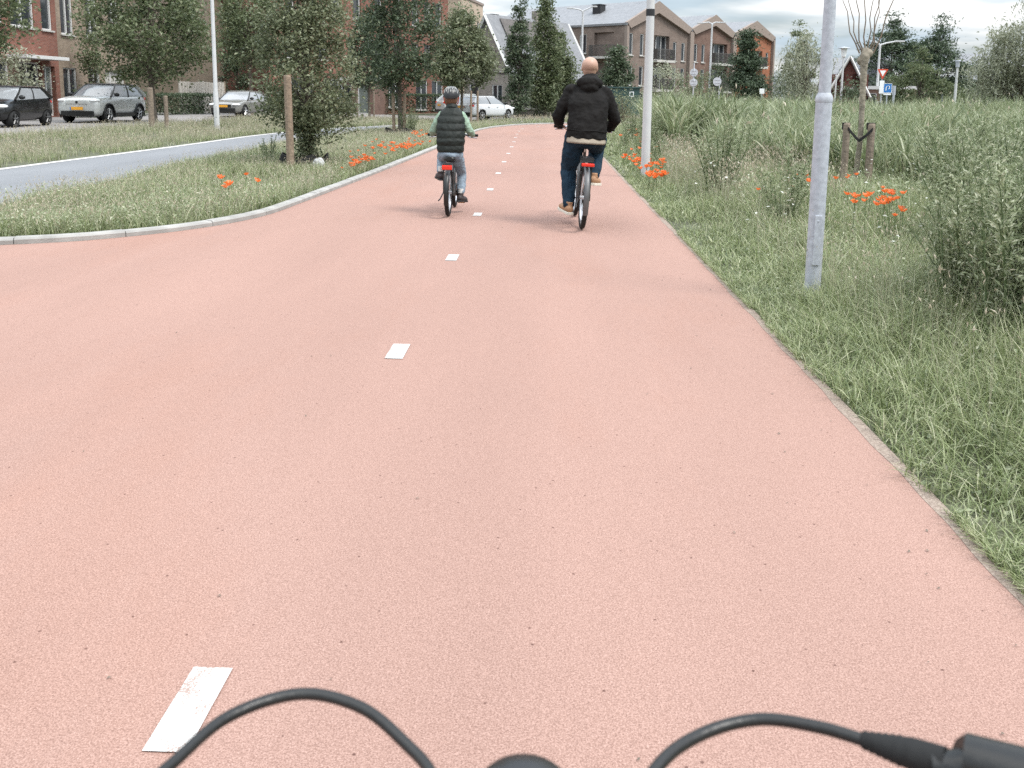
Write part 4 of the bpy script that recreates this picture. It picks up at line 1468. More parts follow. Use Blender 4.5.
# plank fence panels
ft = thing('plank_fence', 'tall bleached plank fence left of the white lamp post', 'fence', (-22.2, 53.2, 0.2), math.atan2(3.2, 1.55))
for k in range(2):
    mb = MB()
    for j in range(13):
        mb.box((0.12 + k * 1.8 + j * 0.133, 0, 1.0 + 0.02 * math.sin(j * 7 + k)), (0.092, 0.025, 1.9))
    for zz in (0.4, 1.5):
        mb.box((0.9 + k * 1.8, 0.03, zz), (1.72, 0.035, 0.09))
    mb.build('fence_panel', 'fence_wood', ft)
for k in range(3):
    mb = MB()
    mb.box((k * 1.8, 0.03, 1.0), (0.1, 0.1, 2.05))
    mb.build('post', 'brick_tan' if k == 2 else 'fence_wood', ft)


# ------------------------------------------------------------------ posts, lamps, signs
def post_thing(name, label, cat, loc, group=None):
    return thing(name, label, cat, loc, 0, group)


# white lamp post left
p = G(217, 127)
t = post_thing('lamp_post', 'white lamp post on the far verge beside the silver car', 'lamp post', p)
mb = MB()
mb.tube([(0, 0, -0.1), (0, 0, 1.4), (0, 0, 1.5), (0, 0, 6.5)], [0.105, 0.10, 0.08, 0.06], 14)
mb.build('pole', 'white_steel', t, smooth=True)
mb = MB()
mb.tube([(0, 0, 6.5), (0, 0, 6.6), (0.15, -0.1, 6.65)], 0.03, 8)
mb.loft([[(0.1 + a, b, z_) for a, b in [(-.12, -.1), (.55, -.12), (.55, .12), (-.12, .1)]] for z_ in (6.62, 6.7)])
mb.build('lamp_head', 'white_steel', t, bevel=0.01)
mb = MB()
mb.box((0, -0.103, 0.7), (0.11, 0.01, 0.42))
mb.build('service_door', 'white_steel', t)
# white post mid right
p = G(645, 178)
t = post_thing('lamp_post', 'white post with a narrow black band beside the path and poppies', 'lamp post', p)
mb = MB()
mb.tube([(0, 0, -0.1), (0, 0, 1.5), (0, 0, 6.2)], [0.083, 0.078, 0.062], 16)
mb.build('pole', 'white_steel', t, smooth=True)
mb = MB()
mb.tube([(0, 0, 2.9), (0, 0, 3.02)], 0.077, 16)
mb.build('band', 'dark_metal', t)
mb = MB()
mb.tube([(0, 0, 6.2), (0, 0, 6.3), (0.2, 0, 6.38)], 0.035, 8)
mb.loft([[(0.15 + a, b, z_) for a, b in [(-.1, -.09), (.6, -.11), (.6, .11), (-.1, .09)]] for z_ in (6.35, 6.43)])
mb.build('lamp_head', 'white_steel', t, bevel=0.01)
# galvanised post near right
p = G(811.5, 302)
t = post_thing('galvanised_post', 'mottled galvanised steel post with a thicker lower section', 'post', p)
mb = MB()
mb.tube([(0, 0, -0.2), (0, 0, 1.44)], [0.056, 0.056], 24)
mb.build('lower_section', 'galv', t, smooth=True)
mb = MB()
mb.tube([(0, 0, 1.435), (0, 0, 1.45), (0, 0, 1.475), (0, 0, 1.50)], [0.0575, 0.061, 0.057, 0.043], 24)
mb.build('collar', 'galv', t, smooth=True)
mb = MB()
mb.tube([(0, 0, 1.49), (0, 0, 4.4)], [0.0415, 0.0385], 20)
mb.build('upper_section', 'galv', t, smooth=True)
mb = MB()
mb.box((-0.005, -0.056, 0.46), (0.05, 0.012, 0.36))
mb.box((-0.005, -0.0635, 0.6), (0.012, 0.008, 0.012))
mb.build('service_door', 'galv', t, bevel=0.004)
mb = MB()
mb.ball((0, 0, 4.41), (0.05, 0.05, 0.03), 12, 6)
mb.build('cap', 'black_plastic', t, smooth=True)


def double_lamp(label, base, top, arms, tilt=0.0):
    t = post_thing('street_lamp', label, 'street lamp', base)
    mb = MB()
    mb.tube([(0, 0, 0), (0, 0, top - 0.35)], [0.12, 0.075], 10)
    mb.build('pole', 'white_steel', t, smooth=True)
    for dx, rise in arms:
        mb = MB()
        mb.tube([(0, 0, top - 0.36), (0.05 * (1 if dx > 0 else -1), 0, top - 0.1), (dx * 0.25, 0, top + 0.02), (dx * 0.65, 0, top + rise)], [0.075, 0.07, 0.055, 0.05], 8)
        mb.build('arm', 'white_steel', t, smooth=True)
        mb = MB()
        mb.loft([[(dx * a, b, top + rise + z_) for a, b in [(.6, -.12), (1.0, -.14), (1.0, .14), (.6, .12)]] for z_ in (-0.05, 0.06)])
        mb.build('lamp_head', 'white_steel', t, bevel=0.02)


b = at(581, 97, 76)
double_lamp('tall white double armed street lamp in front of the long brick wing', (b.x, b.y, 0), 8.75, [(-1.35, 0.1), (1.2, 0.25)])
b = at(709, 97, 80)
double_lamp('tall white double armed street lamp in front of the middle gable', (b.x, b.y, 0), 8.1, [(-1.3, -0.05), (1.2, 0.0)])
b = at(876.5, 97, 66)
double_lamp('white double armed street lamp beside the pines', (b.x, b.y, 0), 5.55, [(-0.6, 0.1), (1.7, 0.15)])
# lantern
b = at(841, 97, 58)
t = post_thing('lantern_post', 'white lantern lamp with a flat round hood before the dark red house', 'lantern', (b.x, b.y, 0))
mb = MB()
mb.tube([(0, 0, 0), (0, 0, 4.15)], [0.09, 0.06], 10)
mb.build('pole', 'white_steel', t, smooth=True)
mb = MB()
mb.tube([(0, 0, 4.15), (0, 0, 4.2), (0, 0, 4.72)], [0.08, 0.14, 0.19], 12)
mb.build('lantern_glass', 'lamp_clear', t)
mb = MB()
mb.tube([(0, 0, 4.72), (0, 0, 4.76), (0, 0, 4.82)], [0.38, 0.36, 0.06], 16)
mb.build('hood', 'galv', t)
b = at(835, 97, 55)
t = post_thing('thin_post', 'thin white post just left of the lantern pole', 'post', (b.x, b.y, 0))
mb = MB()
mb.tube([(0, 0, 0), (0, 0, 2.9)], 0.05, 8)
mb.build('pole', 'white_steel', t)
mb = MB()
mb.ball((0, 0, 2.92), (0.065, 0.065, 0.05), 8, 6)
mb.build('cap', 'white_steel', t)
b = at(955, 97, 50)
t = post_thing('lamp_post', 'short grey lamp post left of the silvery willow', 'lamp post', (b.x, b.y, 0))
mb = MB()
mb.tube([(0, 0, 0), (0, 0, 3.3)], [0.085, 0.06], 10)
mb.build('pole', 'white_steel', t)
mb = MB()
mb.tube([(0, 0, 3.3), (0, 0, 3.62)], [0.1, 0.12], 10)
mb.tube([(0, 0, 3.62), (0, 0, 3.68)], [0.16, 0.14], 10)
mb.build('lamp_head', 'galv', t)
b = at(942, 97, 52)
t = post_thing('thin_post', 'thin grey post left of the short lamp post', 'post', (b.x, b.y, 0))
mb = MB()
mb.tube([(0, 0, 0), (0, 0, 2.1)], 0.06, 8)
mb.build('pole', 'galv', t)
mb = MB()
mb.box((0, 0, 2.15), (0.16, 0.12, 0.12))
mb.build('cap', 'galv', t)
# round sign backs
b = at(693, 97, 55)
t = post_thing('traffic_sign', 'two round signs stacked on one post, seen from behind', 'traffic sign', (b.x, b.y, 0))
mb = MB()
mb.tube([(0, 0.03, 0), (0, 0.03, 3.6)], 0.035, 8)
mb.build('pole', 'sign_back', t)
for z_ in (3.03, 2.42):
    mb = MB()
    mb.disc((0, 0, z_), 0.24, 0.02, 24)
    mb.torus((0, 0, z_), 0.235, 0.014, 24, 6, 'X')
    o = mb.build('sign_plate', 'sign_back', t)
    # (ring lies round the plate)
    mb = MB()
    for dz in (-0.1, 0.1):
        mb.box((0, -0.015, z_ + dz), (0.3, 0.02, 0.035))
    mb.build('bracket', 'galv', o)
b = at(716.5, 97, 58)
t = post_thing('traffic_sign', 'single round grey sign back beside the double street lamp', 'traffic sign', (b.x, b.y, 0))
mb = MB()
mb.tube([(0.16, 0.03, 0), (0.16, 0.03, 2.9)], 0.03, 8)
mb.build('pole', 'sign_back', t)
mb = MB()
mb.disc((0, 0, 2.55), 0.27, 0.02, 24)
o = mb.build('sign_plate', 'sign_back', t)
mb = MB()
for dz in (-0.1, 0.1):
    mb.box((0.02, -0.015, 2.55 + dz), (0.34, 0.02, 0.035))
mb.build('bracket', 'galv', o)
# blue sign
b = at(887, 97, 50)
t = post_thing('traffic_sign', 'square blue sign with a white rounded symbol', 'traffic sign', (b.x, b.y, 0))
mb = MB()
mb.tube([(0, 0.04, 0), (0, 0.04, 2.35)], 0.035, 8)
mb.build('pole', 'galv', t)
mb = MB()
mb.box((0, 0, 2.13), (0.46, 0.02, 0.52))
o = mb.build('sign_plate', 'sign_blue', t)
mb = MB()
for x_, z_, w, h in [(0, 0.25, 0.46, 0.02), (0, -0.25, 0.46, 0.02), (-0.22, 0, 0.02, 0.48), (0.22, 0, 0.02, 0.48)]:
    mb.box((x_, -0.013, 2.13 + z_), (w, 0.006, h))
pts = [(-0.09, -0.13), (-0.09, 0.02), (-0.05, 0.11), (0.04, 0.13), (0.1, 0.07), (0.1, 0.0), (0.05, -0.04)]
for a, c in zip(pts, pts[1:]):
    mb.tube([(a[0], -0.014, 2.13 + a[1]), (c[0], -0.014, 2.13 + c[1])], 0.022, 6, flat=0.15)
mb.build('sign_symbol', 'sign_white', o)
mb = MB()
mb.box((0, 0, 1.80), (0.4, 0.02, 0.09))
mb.build('subplate', 'sign_white', t)
b = at(881, 97, 51)
t = post_thing('traffic_sign', 'inverted red edged triangle above a tall white plate', 'traffic sign', (b.x, b.y, 0))
mb = MB()
mb.tube([(0, 0.04, 0), (0, 0.04, 3.25)], 0.03, 8)
mb.build('pole', 'galv', t)
mb = MB()
mb.loft([[(x_, y_, z_) for x_, z_ in [(-0.3, 3.2), (0.3, 3.2), (0, 2.62)]] for y_ in (-0.01, 0.01)])
o = mb.build('sign_plate', 'sign_red', t)
mb = MB()
mb.loft([[(x_, y_, z_) for x_, z_ in [(-0.17, 3.12), (0.17, 3.12), (0, 2.80)]] for y_ in (-0.02, -0.013)])
mb.build('sign_symbol', 'sign_white', o)
mb = MB()
mb.box((0, 0, 2.2), (0.26, 0.02, 0.72))
mb.build('subplate', 'sign_white', t)
b = at(893.5, 97, 49)
t = post_thing('thin_post', 'thin grey post right of the blue sign', 'post', (b.x, b.y, 0))
mb = MB()
mb.tube([(0, 0, 0), (0, 0, 2.25)], 0.06, 8)
mb.build('pole', 'galv', t)
mb = MB()
mb.box((0, 0, 2.0), (0.17, 0.06, 0.5))
mb.build('marker_plate', 'galv', t)
b = at(762, 90, 45)
t = post_thing('small_sign', 'small white plate on a short post above the reeds', 'sign', (b.x, b.y, 0))
mb = MB()
mb.tube([(0, 0.02, 0), (0, 0.02, 1.95)], 0.025, 8)
mb.build('pole', 'galv', t)
mb = MB()
mb.box((0, 0, 1.85), (0.24, 0.02, 0.26))
mb.build('sign_plate', 'sign_white', t)
# white railings in front of the small house
b = at(873, 97, 54)
t = thing('railing', 'low white railing in front of the small brick house', 'railing', (b.x, b.y, 0))
for k in range(3):
    mb = MB()
    mb.tube([(k * 0.62 - 0.3, 0, 0), (k * 0.62 - 0.3, 0, 1.4)], 0.04, 6)
    mb.build('post', 'white_wood', t)
mb = MB()
mb.box((0.32, 0, 1.1), (1.3, 0.04, 0.1))
mb.build('rail', 'white_wood', t)
# green cabinet behind the end of the path
b = at(622, 97, 62)
t = thing('transformer_cabinet', 'dark green cabinet with a small white square mark', 'cabinet', (b.x, b.y, 0))
mb = MB()
mb.box((0, 0, 1.05), (2.3, 1.2, 2.1))
mb.build('body', 'cabinet', t, bevel=0.03)
mb = MB()
mb.box((0, 0, 2.14), (2.45, 1.35, 0.1))
mb.build('lid', 'cabinet', t, bevel=0.02)
mb = MB()
for x_, z_, w, h in [(0.6, 1.85, 0.3, 0.05), (0.6, 1.55, 0.3, 0.05), (0.475, 1.7, 0.05, 0.25), (0.725, 1.7, 0.05, 0.25)]:
    mb.box((x_, -0.606, z_), (w, 0.008, h))
mb.build('mark', 'sign_white', t)


# ------------------------------------------------------------------ tree stakes and root rings
def stake(label, loc, h, r, material='wood', group=None, lean=(0, 0)):
    mb = MB()
    mb.tube([(0, 0, -0.15), (lean[0] * 0.5, lean[1] * 0.5, h * 0.5), (lean[0], lean[1], h - 0.03), (lean[0], lean[1], h)], [r, r * 0.97, r * 0.95, r * 0.8], 12)
    o = mb.build('tree_stake', material, None)
    o.location = loc
    return tag(o, label, 'stake', group)


stake('thick brown wooden stake in front of the densely leafy tree', G(291, 173), 1.80, 0.074, lean=(-0.02, 0))
stake('left stake of the pair at the dark tree along the island', (-5.55, 32.25, 0), 1.62, 0.06, lean=(-.03, 0))
stake('right stake of the pair at the dark tree along the island', (-5.18, 32.25, 0), 1.62, 0.06, lean=(.03, 0))
p = G(152, 129)
stake('stake standing in front of the trunk of the broad dark tree', (p.x, p.y, p.z), 1.45, 0.10, 'grey_wood')
p = G(167, 129)
stake('stake right of the trunk of the broad dark tree', (p.x, p.y, p.z), 1.2, 0.075, 'grey_wood')
p = G(357.5, 119.5)
stake('left thin stake at the small dark tree on the far verge', (p.x, p.y, p.z), 1.7, 0.06, 'grey_wood')
p = G(374, 119.5)
stake('right thin stake at the small dark tree on the far verge', (p.x, p.y, p.z), 1.7, 0.06, 'grey_wood')
p = G(471, 122.5)
stake('left brown stake under the light green tree behind the child', (p.x, p.y, 0), 1.75, 0.06)
p = G(477.5, 122.5)
stake('right brown stake under the light green tree behind the child', (p.x, p.y, 0), 1.75, 0.06)
p = G(519, 118)
stake('pale stake beside the dark spire tree', (p.x - 0.45, p.y - 0.6, 0), 1.6, 0.06, 'fence_wood')


def root_ring(label, loc, r, h):
    mb = MB()
    rng = random.Random(label)
    n = 22
    rings = []
    for k in range(n + 1):
        a = 2 * PI * k / n
        w = 1 + 0.05 * math.sin(3 * a + 1)
        hh = h * (1 + 0.25 * math.sin(5 * a))
        rings.append([(r * w * math.cos(a), r * w * math.sin(a), -0.05), (r * w * math.cos(a), r * w * math.sin(a), hh),
                      ((r - 0.03) * w * math.cos(a), (r - 0.03) * w * math.sin(a), hh), ((r - 0.03) * w * math.cos(a), (r - 0.03) * w * math.sin(a), -0.05)])
    mb.loft(rings, cap=False)
    o = mb.build('watering_ring', 'black_rubber', None)
    o.location = loc
    return tag(o, label, 'watering ring')


root_ring('black rubber ring round the densely leafy tree and its stake', (-4.72, 17.0, 0), 0.47, 0.26)
root_ring('black rubber ring round the dark tree farther along the island', (-5.35, 32.2, 0), 0.55, 0.24)
p = G(319, 172)
mb = MB()
mb.ball((0, 0, 0.09), (0.13, 0.1, 0.13), 14, 10)
mb.ball((0.16, 0.02, 0.03), (0.16, 0.08, 0.05), 12, 8)
me = fuse(mb, 'plastic_bag', 'bag', 0.015, 3, 0.05, 0.06)
o = link('plastic_bag', me)
o.scale = (0.95, 0.95, 1.25)
o.location = p
tag(o, 'crumpled pale bag lying beside the leafy staked tree', 'bag')

# pollard willow with two stakes and a strap
pw = Vector((4.56, 13.1, 0))
t = thing('pollard_willow', 'young pollarded willow with bare upright shoots between two stakes', 'tree', pw)
mb = MB()
rng = random.Random(4)
zs_ = [-0.1, 0.3, 0.8, 1.2, 1.6, 1.95, 2.08, 2.2]
rr_ = [0.042, 0.038, 0.04, 0.04, 0.044, 0.052, 0.07, 0.04]
mb.tube([(0.03 * math.sin(z_ * 2.2) - 0.01 + 0.03 * z_, 0.02 * math.cos(z_ * 1.7), z_) for z_ in zs_], rr_, 12)
mb.ball((0.07, 0, 2.12), (0.075, 0.07, 0.07), 12, 8)
mb.ball((0.0, 0.03, 2.02), (0.07, 0.07, 0.07), 12, 8)
me = fuse(mb, 'trunk', 'pale_bark', 0.012, 2, 0.012, 0.05)
link('trunk', me, t)
for k in range(8):
    a = -1.15 + 2.3 * k / 8 + rng.uniform(-0.1, 0.1)
    ln = rng.uniform(0.8, 1.55)
    sp = 0.22 * a
    pts = []
    for j in range(7):
        u = j / 6
        pts.append((0.06 + 0.09 * a + sp * ln * (u ** 0.7) * 1.3 + 0.02 * math.sin(j * 2.1 + k), 0.12 * math.sin(k * 2.4) * u, 2.12 + ln * u))
    mb = MB()
    mb.tube(pts, [0.012, 0.010, 0.008, 0.007, 0.006, 0.005, 0.002], 6)
    mb.build('shoot', 'twig', t, smooth=True)
ws1 = stake('grey brown left stake of the pollarded willow', (4.35, 12.95, 0), 1.13, 0.052, 'grey_wood')
ws2 = stake('grey brown right stake of the pollarded willow', (4.72, 13.0, 0), 1.12, 0.056, 'grey_wood')
mb = MB()
for a, b in (((4.35, 12.9, 1.05), (4.55, 13.0, 0.87)), ((4.55, 13.0, 0.87), (4.72, 12.95, 1.04))):
    a, b = Vector(a), Vector(b)
    mb.loft([[q + Vector((0, dy, dz)) for dy, dz in ((-.012, -.024), (-.012, .024), (.0, .024), (.0, -.024))] for q in (a, a.lerp(b, .5) + Vector((0, -.01, -.01)), b)])
for c_, r_ in (((4.35, 12.95), 0.058), ((4.72, 13.0), 0.061)):
    mb.tube([(c_[0], c_[1] + 0.03, 1.03), (c_[0], c_[1] + 0.03, 1.13)], r_, 14)
tag(mb.build('tree_strap', 'black_rubber'), 'black rubber strap tying the pollarded willow to its stakes', 'strap')


# ------------------------------------------------------------------ poppies: each one a thing (stem > petals)
def poppy_meshes(seed, material):
    rng = random.Random(seed)
    h = 1.0
    bend = [(0, 0, -0.03), (rng.uniform(-.03, .03), rng.uniform(-.03, .03), 0.4), (rng.uniform(-.05, .05), rng.uniform(-.05, .05), 0.8)]
    top = Vector((bend[2][0] * 1.2, bend[2][1] * 1.2, h))
    mb = MB()
    mb.tube(bend + [tuple(top)], [0.006, 0.005, 0.005, 0.006], 5)
    st = mb.mesh('stem', 'stem')
    mb = MB()
    np_ = 5
    for k in range(np_):
        a0 = 2 * PI * k / np_ + rng.uniform(-.2, .2)
        rings = []
        for i in range(4):
            u = i / 3
            r = 0.012 + 0.062 * u * rng.uniform(0.92, 1.08)
            z = 0.055 * u ** 1.6 * rng.uniform(0.6, 1.3)
            wv = 0.75 * (0.35 + 0.65 * math.sin(PI * min(1, u * 0.85 + 0.1)))
            rings.append([top + Vector((r * math.cos(a0 + wv * s_), r * math.sin(a0 + wv * s_), z + 0.012 * abs(s_) + 0.004 * (k % 2))) for s_ in (-1, -.5, 0, .5, 1)])
        mb.loft(rings, close=False, cap=False)
    pe = mb.mesh('petals', material)
    return st, pe


PM = [poppy_meshes(k, 'poppy' if k < 4 else 'poppy_pale') for k in range(6)]


def poppies(px_list, label, group, hz, scale, name='poppy', pale=False):
    for i, (px, py) in enumerate(px_list):
        h = hz * random.uniform(0.8, 1.15)
        p = G(px, py, h)
        if p.x < 0:
            kx = max([q for q in KERB if abs(q[1] - p.y) < 1.2], default=(p.x + 1, 0), key=lambda q: q[0])[0] - 0.22
            p.x = min(p.x, kx - random.uniform(0, 0.25)) if p.x > kx else p.x
        else:
            p.x = max(p.x, 1.62 + random.uniform(0, 0.3))
        st, pe = PM[random.choice([4, 5]) if pale else random.choice([0, 1, 2, 3])]
        o = link(name, st)
        o.location = (p.x, p.y, float(gz(p.x)))
        s = 0.52 * scale * random.uniform(0.7, 1.25)
        o.scale = (s, s, h)
        o.rotation_euler = (0, 0, random.uniform(0, 6.28))
        c = link('petals', pe, o)
        # keep petals in natural proportion on the tall stem
        k = s / h
        c.scale = (1, 1, k)
        c.location = (0, 0, 1 - k)
        tag(o, label, 'poppy', group)


rp = random.Random(21)


def blob(cx, cy, rx, ry, n):
    return [(rp.gauss(cx, rx), rp.gauss(cy, ry)) for _ in range(n)]


single = [((222, 179), 'largest orange poppy at the left of the small group on the island'), ((245, 175), 'orange poppy standing highest in the small group on the island'),
          ((258, 182), 'orange poppy at the right of the small group on the island'), ((262, 186), 'lowest orange poppy at the right end of the small island group')]
for p_, lb in single:
    poppies([p_], lb, None, 0.38, 1.35)
poppies([(229, 188)], 'pale faded poppy in the small group on the island', None, 0.3, 1.2, pale=True)
poppies([(256, 180)], 'orange poppy close behind the right pair of the small island group', None, 0.38, 1.1)
poppies(blob(364, 160, 8, 2.4, 26) + blob(376, 163, 5, 3, 14), 'orange poppy in the dense patch beside the left kerb', 'poppies in the patch beside the left kerb', 0.22, 1.05)
poppies(blob(392, 147, 16, 3.0, 38) + blob(412, 145, 8, 2.2, 22), 'orange poppy in the long bed along the left kerb', 'poppies in the long bed along the left kerb', 0.22, 1.2)
poppies(blob(418, 134, 7, 2, 9), 'pale orange poppy at the far end of the left island', 'far poppies on the left island', 0.32, 1.3, pale=True)
poppies(blob(640, 164, 7, 4, 24) + blob(658, 162, 4, 2.5, 12) + blob(620, 160, 5, 2.5, 14) + blob(646, 176, 6, 1.6, 16), 'orange poppy at the foot of the white post', 'poppies at the foot of the white post', 0.25, 1.15)
poppies(blob(640, 140, 9, 9, 16), 'pale orange poppy in the weeds behind the white post', 'poppies behind the white post', 0.4, 1.2, pale=True)
poppies([(797, 176), (793, 188), (810, 182), (795, 180), (759, 190), (733, 138), (739, 152), (806, 176)], 'orange poppy scattered in the meadow left of the galvanised post', 'poppies left of the galvanised post', 0.5, 0.95)
poppies([(837, 179), (851, 176), (846, 178), (855, 175), (851, 195), (854, 203), (869, 195), (866, 197), (884, 198), (888, 204), (881, 206), (901, 209), (895, 216), (900, 194), (890, 201), (905, 212)] + blob(852, 198, 3, 3, 3) + blob(880, 198, 12, 6, 12),
        'orange poppy around the stakes of the pollarded willow', 'poppies around the pollarded willow', 0.52, 0.95)


# ------------------------------------------------------------------ tall leafy weeds beside the path, each a plant of its own
def weed_mesh(seed, stems, height, spread, leaf, per):
    rng = np.random.default_rng(seed)
    mb = MB()
    C, A = [], []
    for k in range(stems):
        a = rng.uniform(0, 2 * PI)
        r0 = spread * 0.35 * math.sqrt(rng.uniform())
        h = height * rng.uniform(0.65, 1.05)
        sp = spread * rng.uniform(0.1, 0.75)
        pts = [Vector((r0 * math.cos(a) + sp * (j / 5) ** 1.5 * math.cos(a), r0 * math.sin(a) + sp * (j / 5) ** 1.5 * math.sin(a), h * j / 5)) for j in range(6)]
        mb.tube(pts, [0.008, 0.007, 0.006, 0.005, 0.004, 0.002], 5)
        for j in range(per):
            u = rng.uniform(0.12, 1.0) ** 0.8
            i = min(4, int(u * 5))
            b0 = pts[i].lerp(pts[i + 1], u * 5 - i)
            o = rng.normal(0, 1, 3)
            o[2] = abs(o[2]) * 0.6 + 0.3
            o /= np.linalg.norm(o)
            ln = (0.15 * (1.1 - u) + 0.03) * height
            m_ = rng.integers(2, 6)
            for q in range(m_):
                C.append(np.array(b0) + o * ln * (q + 1) / m_)
                A.append(o + np.array([0, 0, 0.5]))
    C, A = np.array(C), np.array(A)
    V, q = leaf_cloud(C, rng.uniform(0.6, 1.3, len(C)) * leaf, 0.3, 0.2, rng, axis=A)
    return mb.mesh('stem', 'stem'), np_mesh('leaves', V, q, None, ['weed'])


WM = [weed_mesh(60, 36, 1.0, 0.50, 0.038, 62), weed_mesh(61, 18, 0.8, 0.36, 0.038, 50), weed_mesh(62, 10, 0.7, 0.25, 0.04, 40)]


def weed(label, x, y, var, sc, rz, group=None):
    t = thing('weed_plant', label, 'weed', (x, y, float(gz(x))), rz, group)
    t.scale = (sc * 1.15, sc * 1.15, sc * 1.12)
    link('stem', WM[var][0], t)
    link('leaves', WM[var][1], t)


weed('largest bushy mugwort at the right edge, nearest to the path', 2.75, 5.1, 0, 0.95, 0.3)
weed('tall bushy mugwort just behind the largest one at the right edge', 3.3, 5.9, 0, 1.0, 2.1)
weed('bushy mugwort between the galvanised post and the right edge', 3.75, 7.2, 1, 1.05, 1.0)
for i, (x, y, v_, s_) in enumerate([(3.9, 6.3, 0, 1.0), (3.3, 4.6, 1, 1.1), (4.6, 7.4, 0, 1.0), (4.1, 8.4, 1, 1.15), (5.3, 8.6, 0, 1.05), (5.2, 10.0, 1, 1.2), (6.3, 9.4, 0, 1.1), (4.9, 9.4, 2, 1.1),
                                    (6.4, 11.4, 1, 1.2), (7.4, 10.6, 0, 1.0)]):
    weed('grey green weed in the tall thicket behind the mugworts at the right', x, y, v_, s_, i * 1.7, 'weeds of the thicket at the right')
for i, (x, y) in enumerate([(2.6, 9.6), (3.1, 11.0), (2.5, 12.6), (3.7, 12.4), (2.9, 14.5), (3.6, 16.0), (2.4, 18.5), (3.2, 19.5), (2.6, 22.0), (2.3, 25.5), (2.8, 28.5), (2.2, 33), (2.5, 36)]):
    weed('grey green weed standing among the meadow grass along the path', x, y, 1 + i % 2, 0.85 + 0.2 * (i % 3), i * 2.3, 'weeds along the path')
for i, (x, y, v_, s_) in enumerate([(2.72, 5.65, 0, 0.85), (3.1, 5.55, 0, 0.95), (3.15, 4.95, 0, 0.9), (3.5, 5.35, 0, 0.95), (3.15, 6.3, 1, 1.05), (3.7, 5.9, 0, 0.95), (2.9, 4.45, 1, 0.9)]):
    weed('bushy grey green mugwort in the near clump at the right edge', x, y, v_, s_, i * 1.9 + 0.4, 'mugworts of the near clump at the right edge')
rw = random.Random(77)
for i in range(34):
    y = rw.uniform(6.8, 14.5)
    x = rw.uniform(0.40 * y + 0.62, 0.40 * y + 3.2)
    weed('grey green weed in the tall thicket behind the mugworts at the right', x, y, rw.choice([0, 0, 1]), rw.uniform(0.85, 1.15), rw.uniform(0, 6), 'weeds of the thicket at the right')
p = G(268, 165)
weed('dark single weed standing left of the brown stake', p.x, p.y, 2, 0.75, 0.5)
weed('leafy sucker shoots at the foot of the dark tree along the island', -5.0, 32.3, 1, 1.1, 0.9)


# ------------------------------------------------------------------ cars
def ring_half(w, zb, zt, crown, bulge=0.0):
    """cross-section of a car body: x, z pairs all round"""
    h = zt - zb
    half = [(0.0, zb), (0.8 * w, zb), (0.965 * w, zb + 0.12 * h), (1.0 * w + bulge, zb + 0.42 * h), (0.985 * w, zb + 0.72 * h), (0.93 * w, zb + 0.93 * h), (0.80 * w, zt), (0.4 * w, zt + crown * 0.75), (0.0, zt + crown)]
    return half + [(-x, z) for x, z in half[-2:0:-1]]


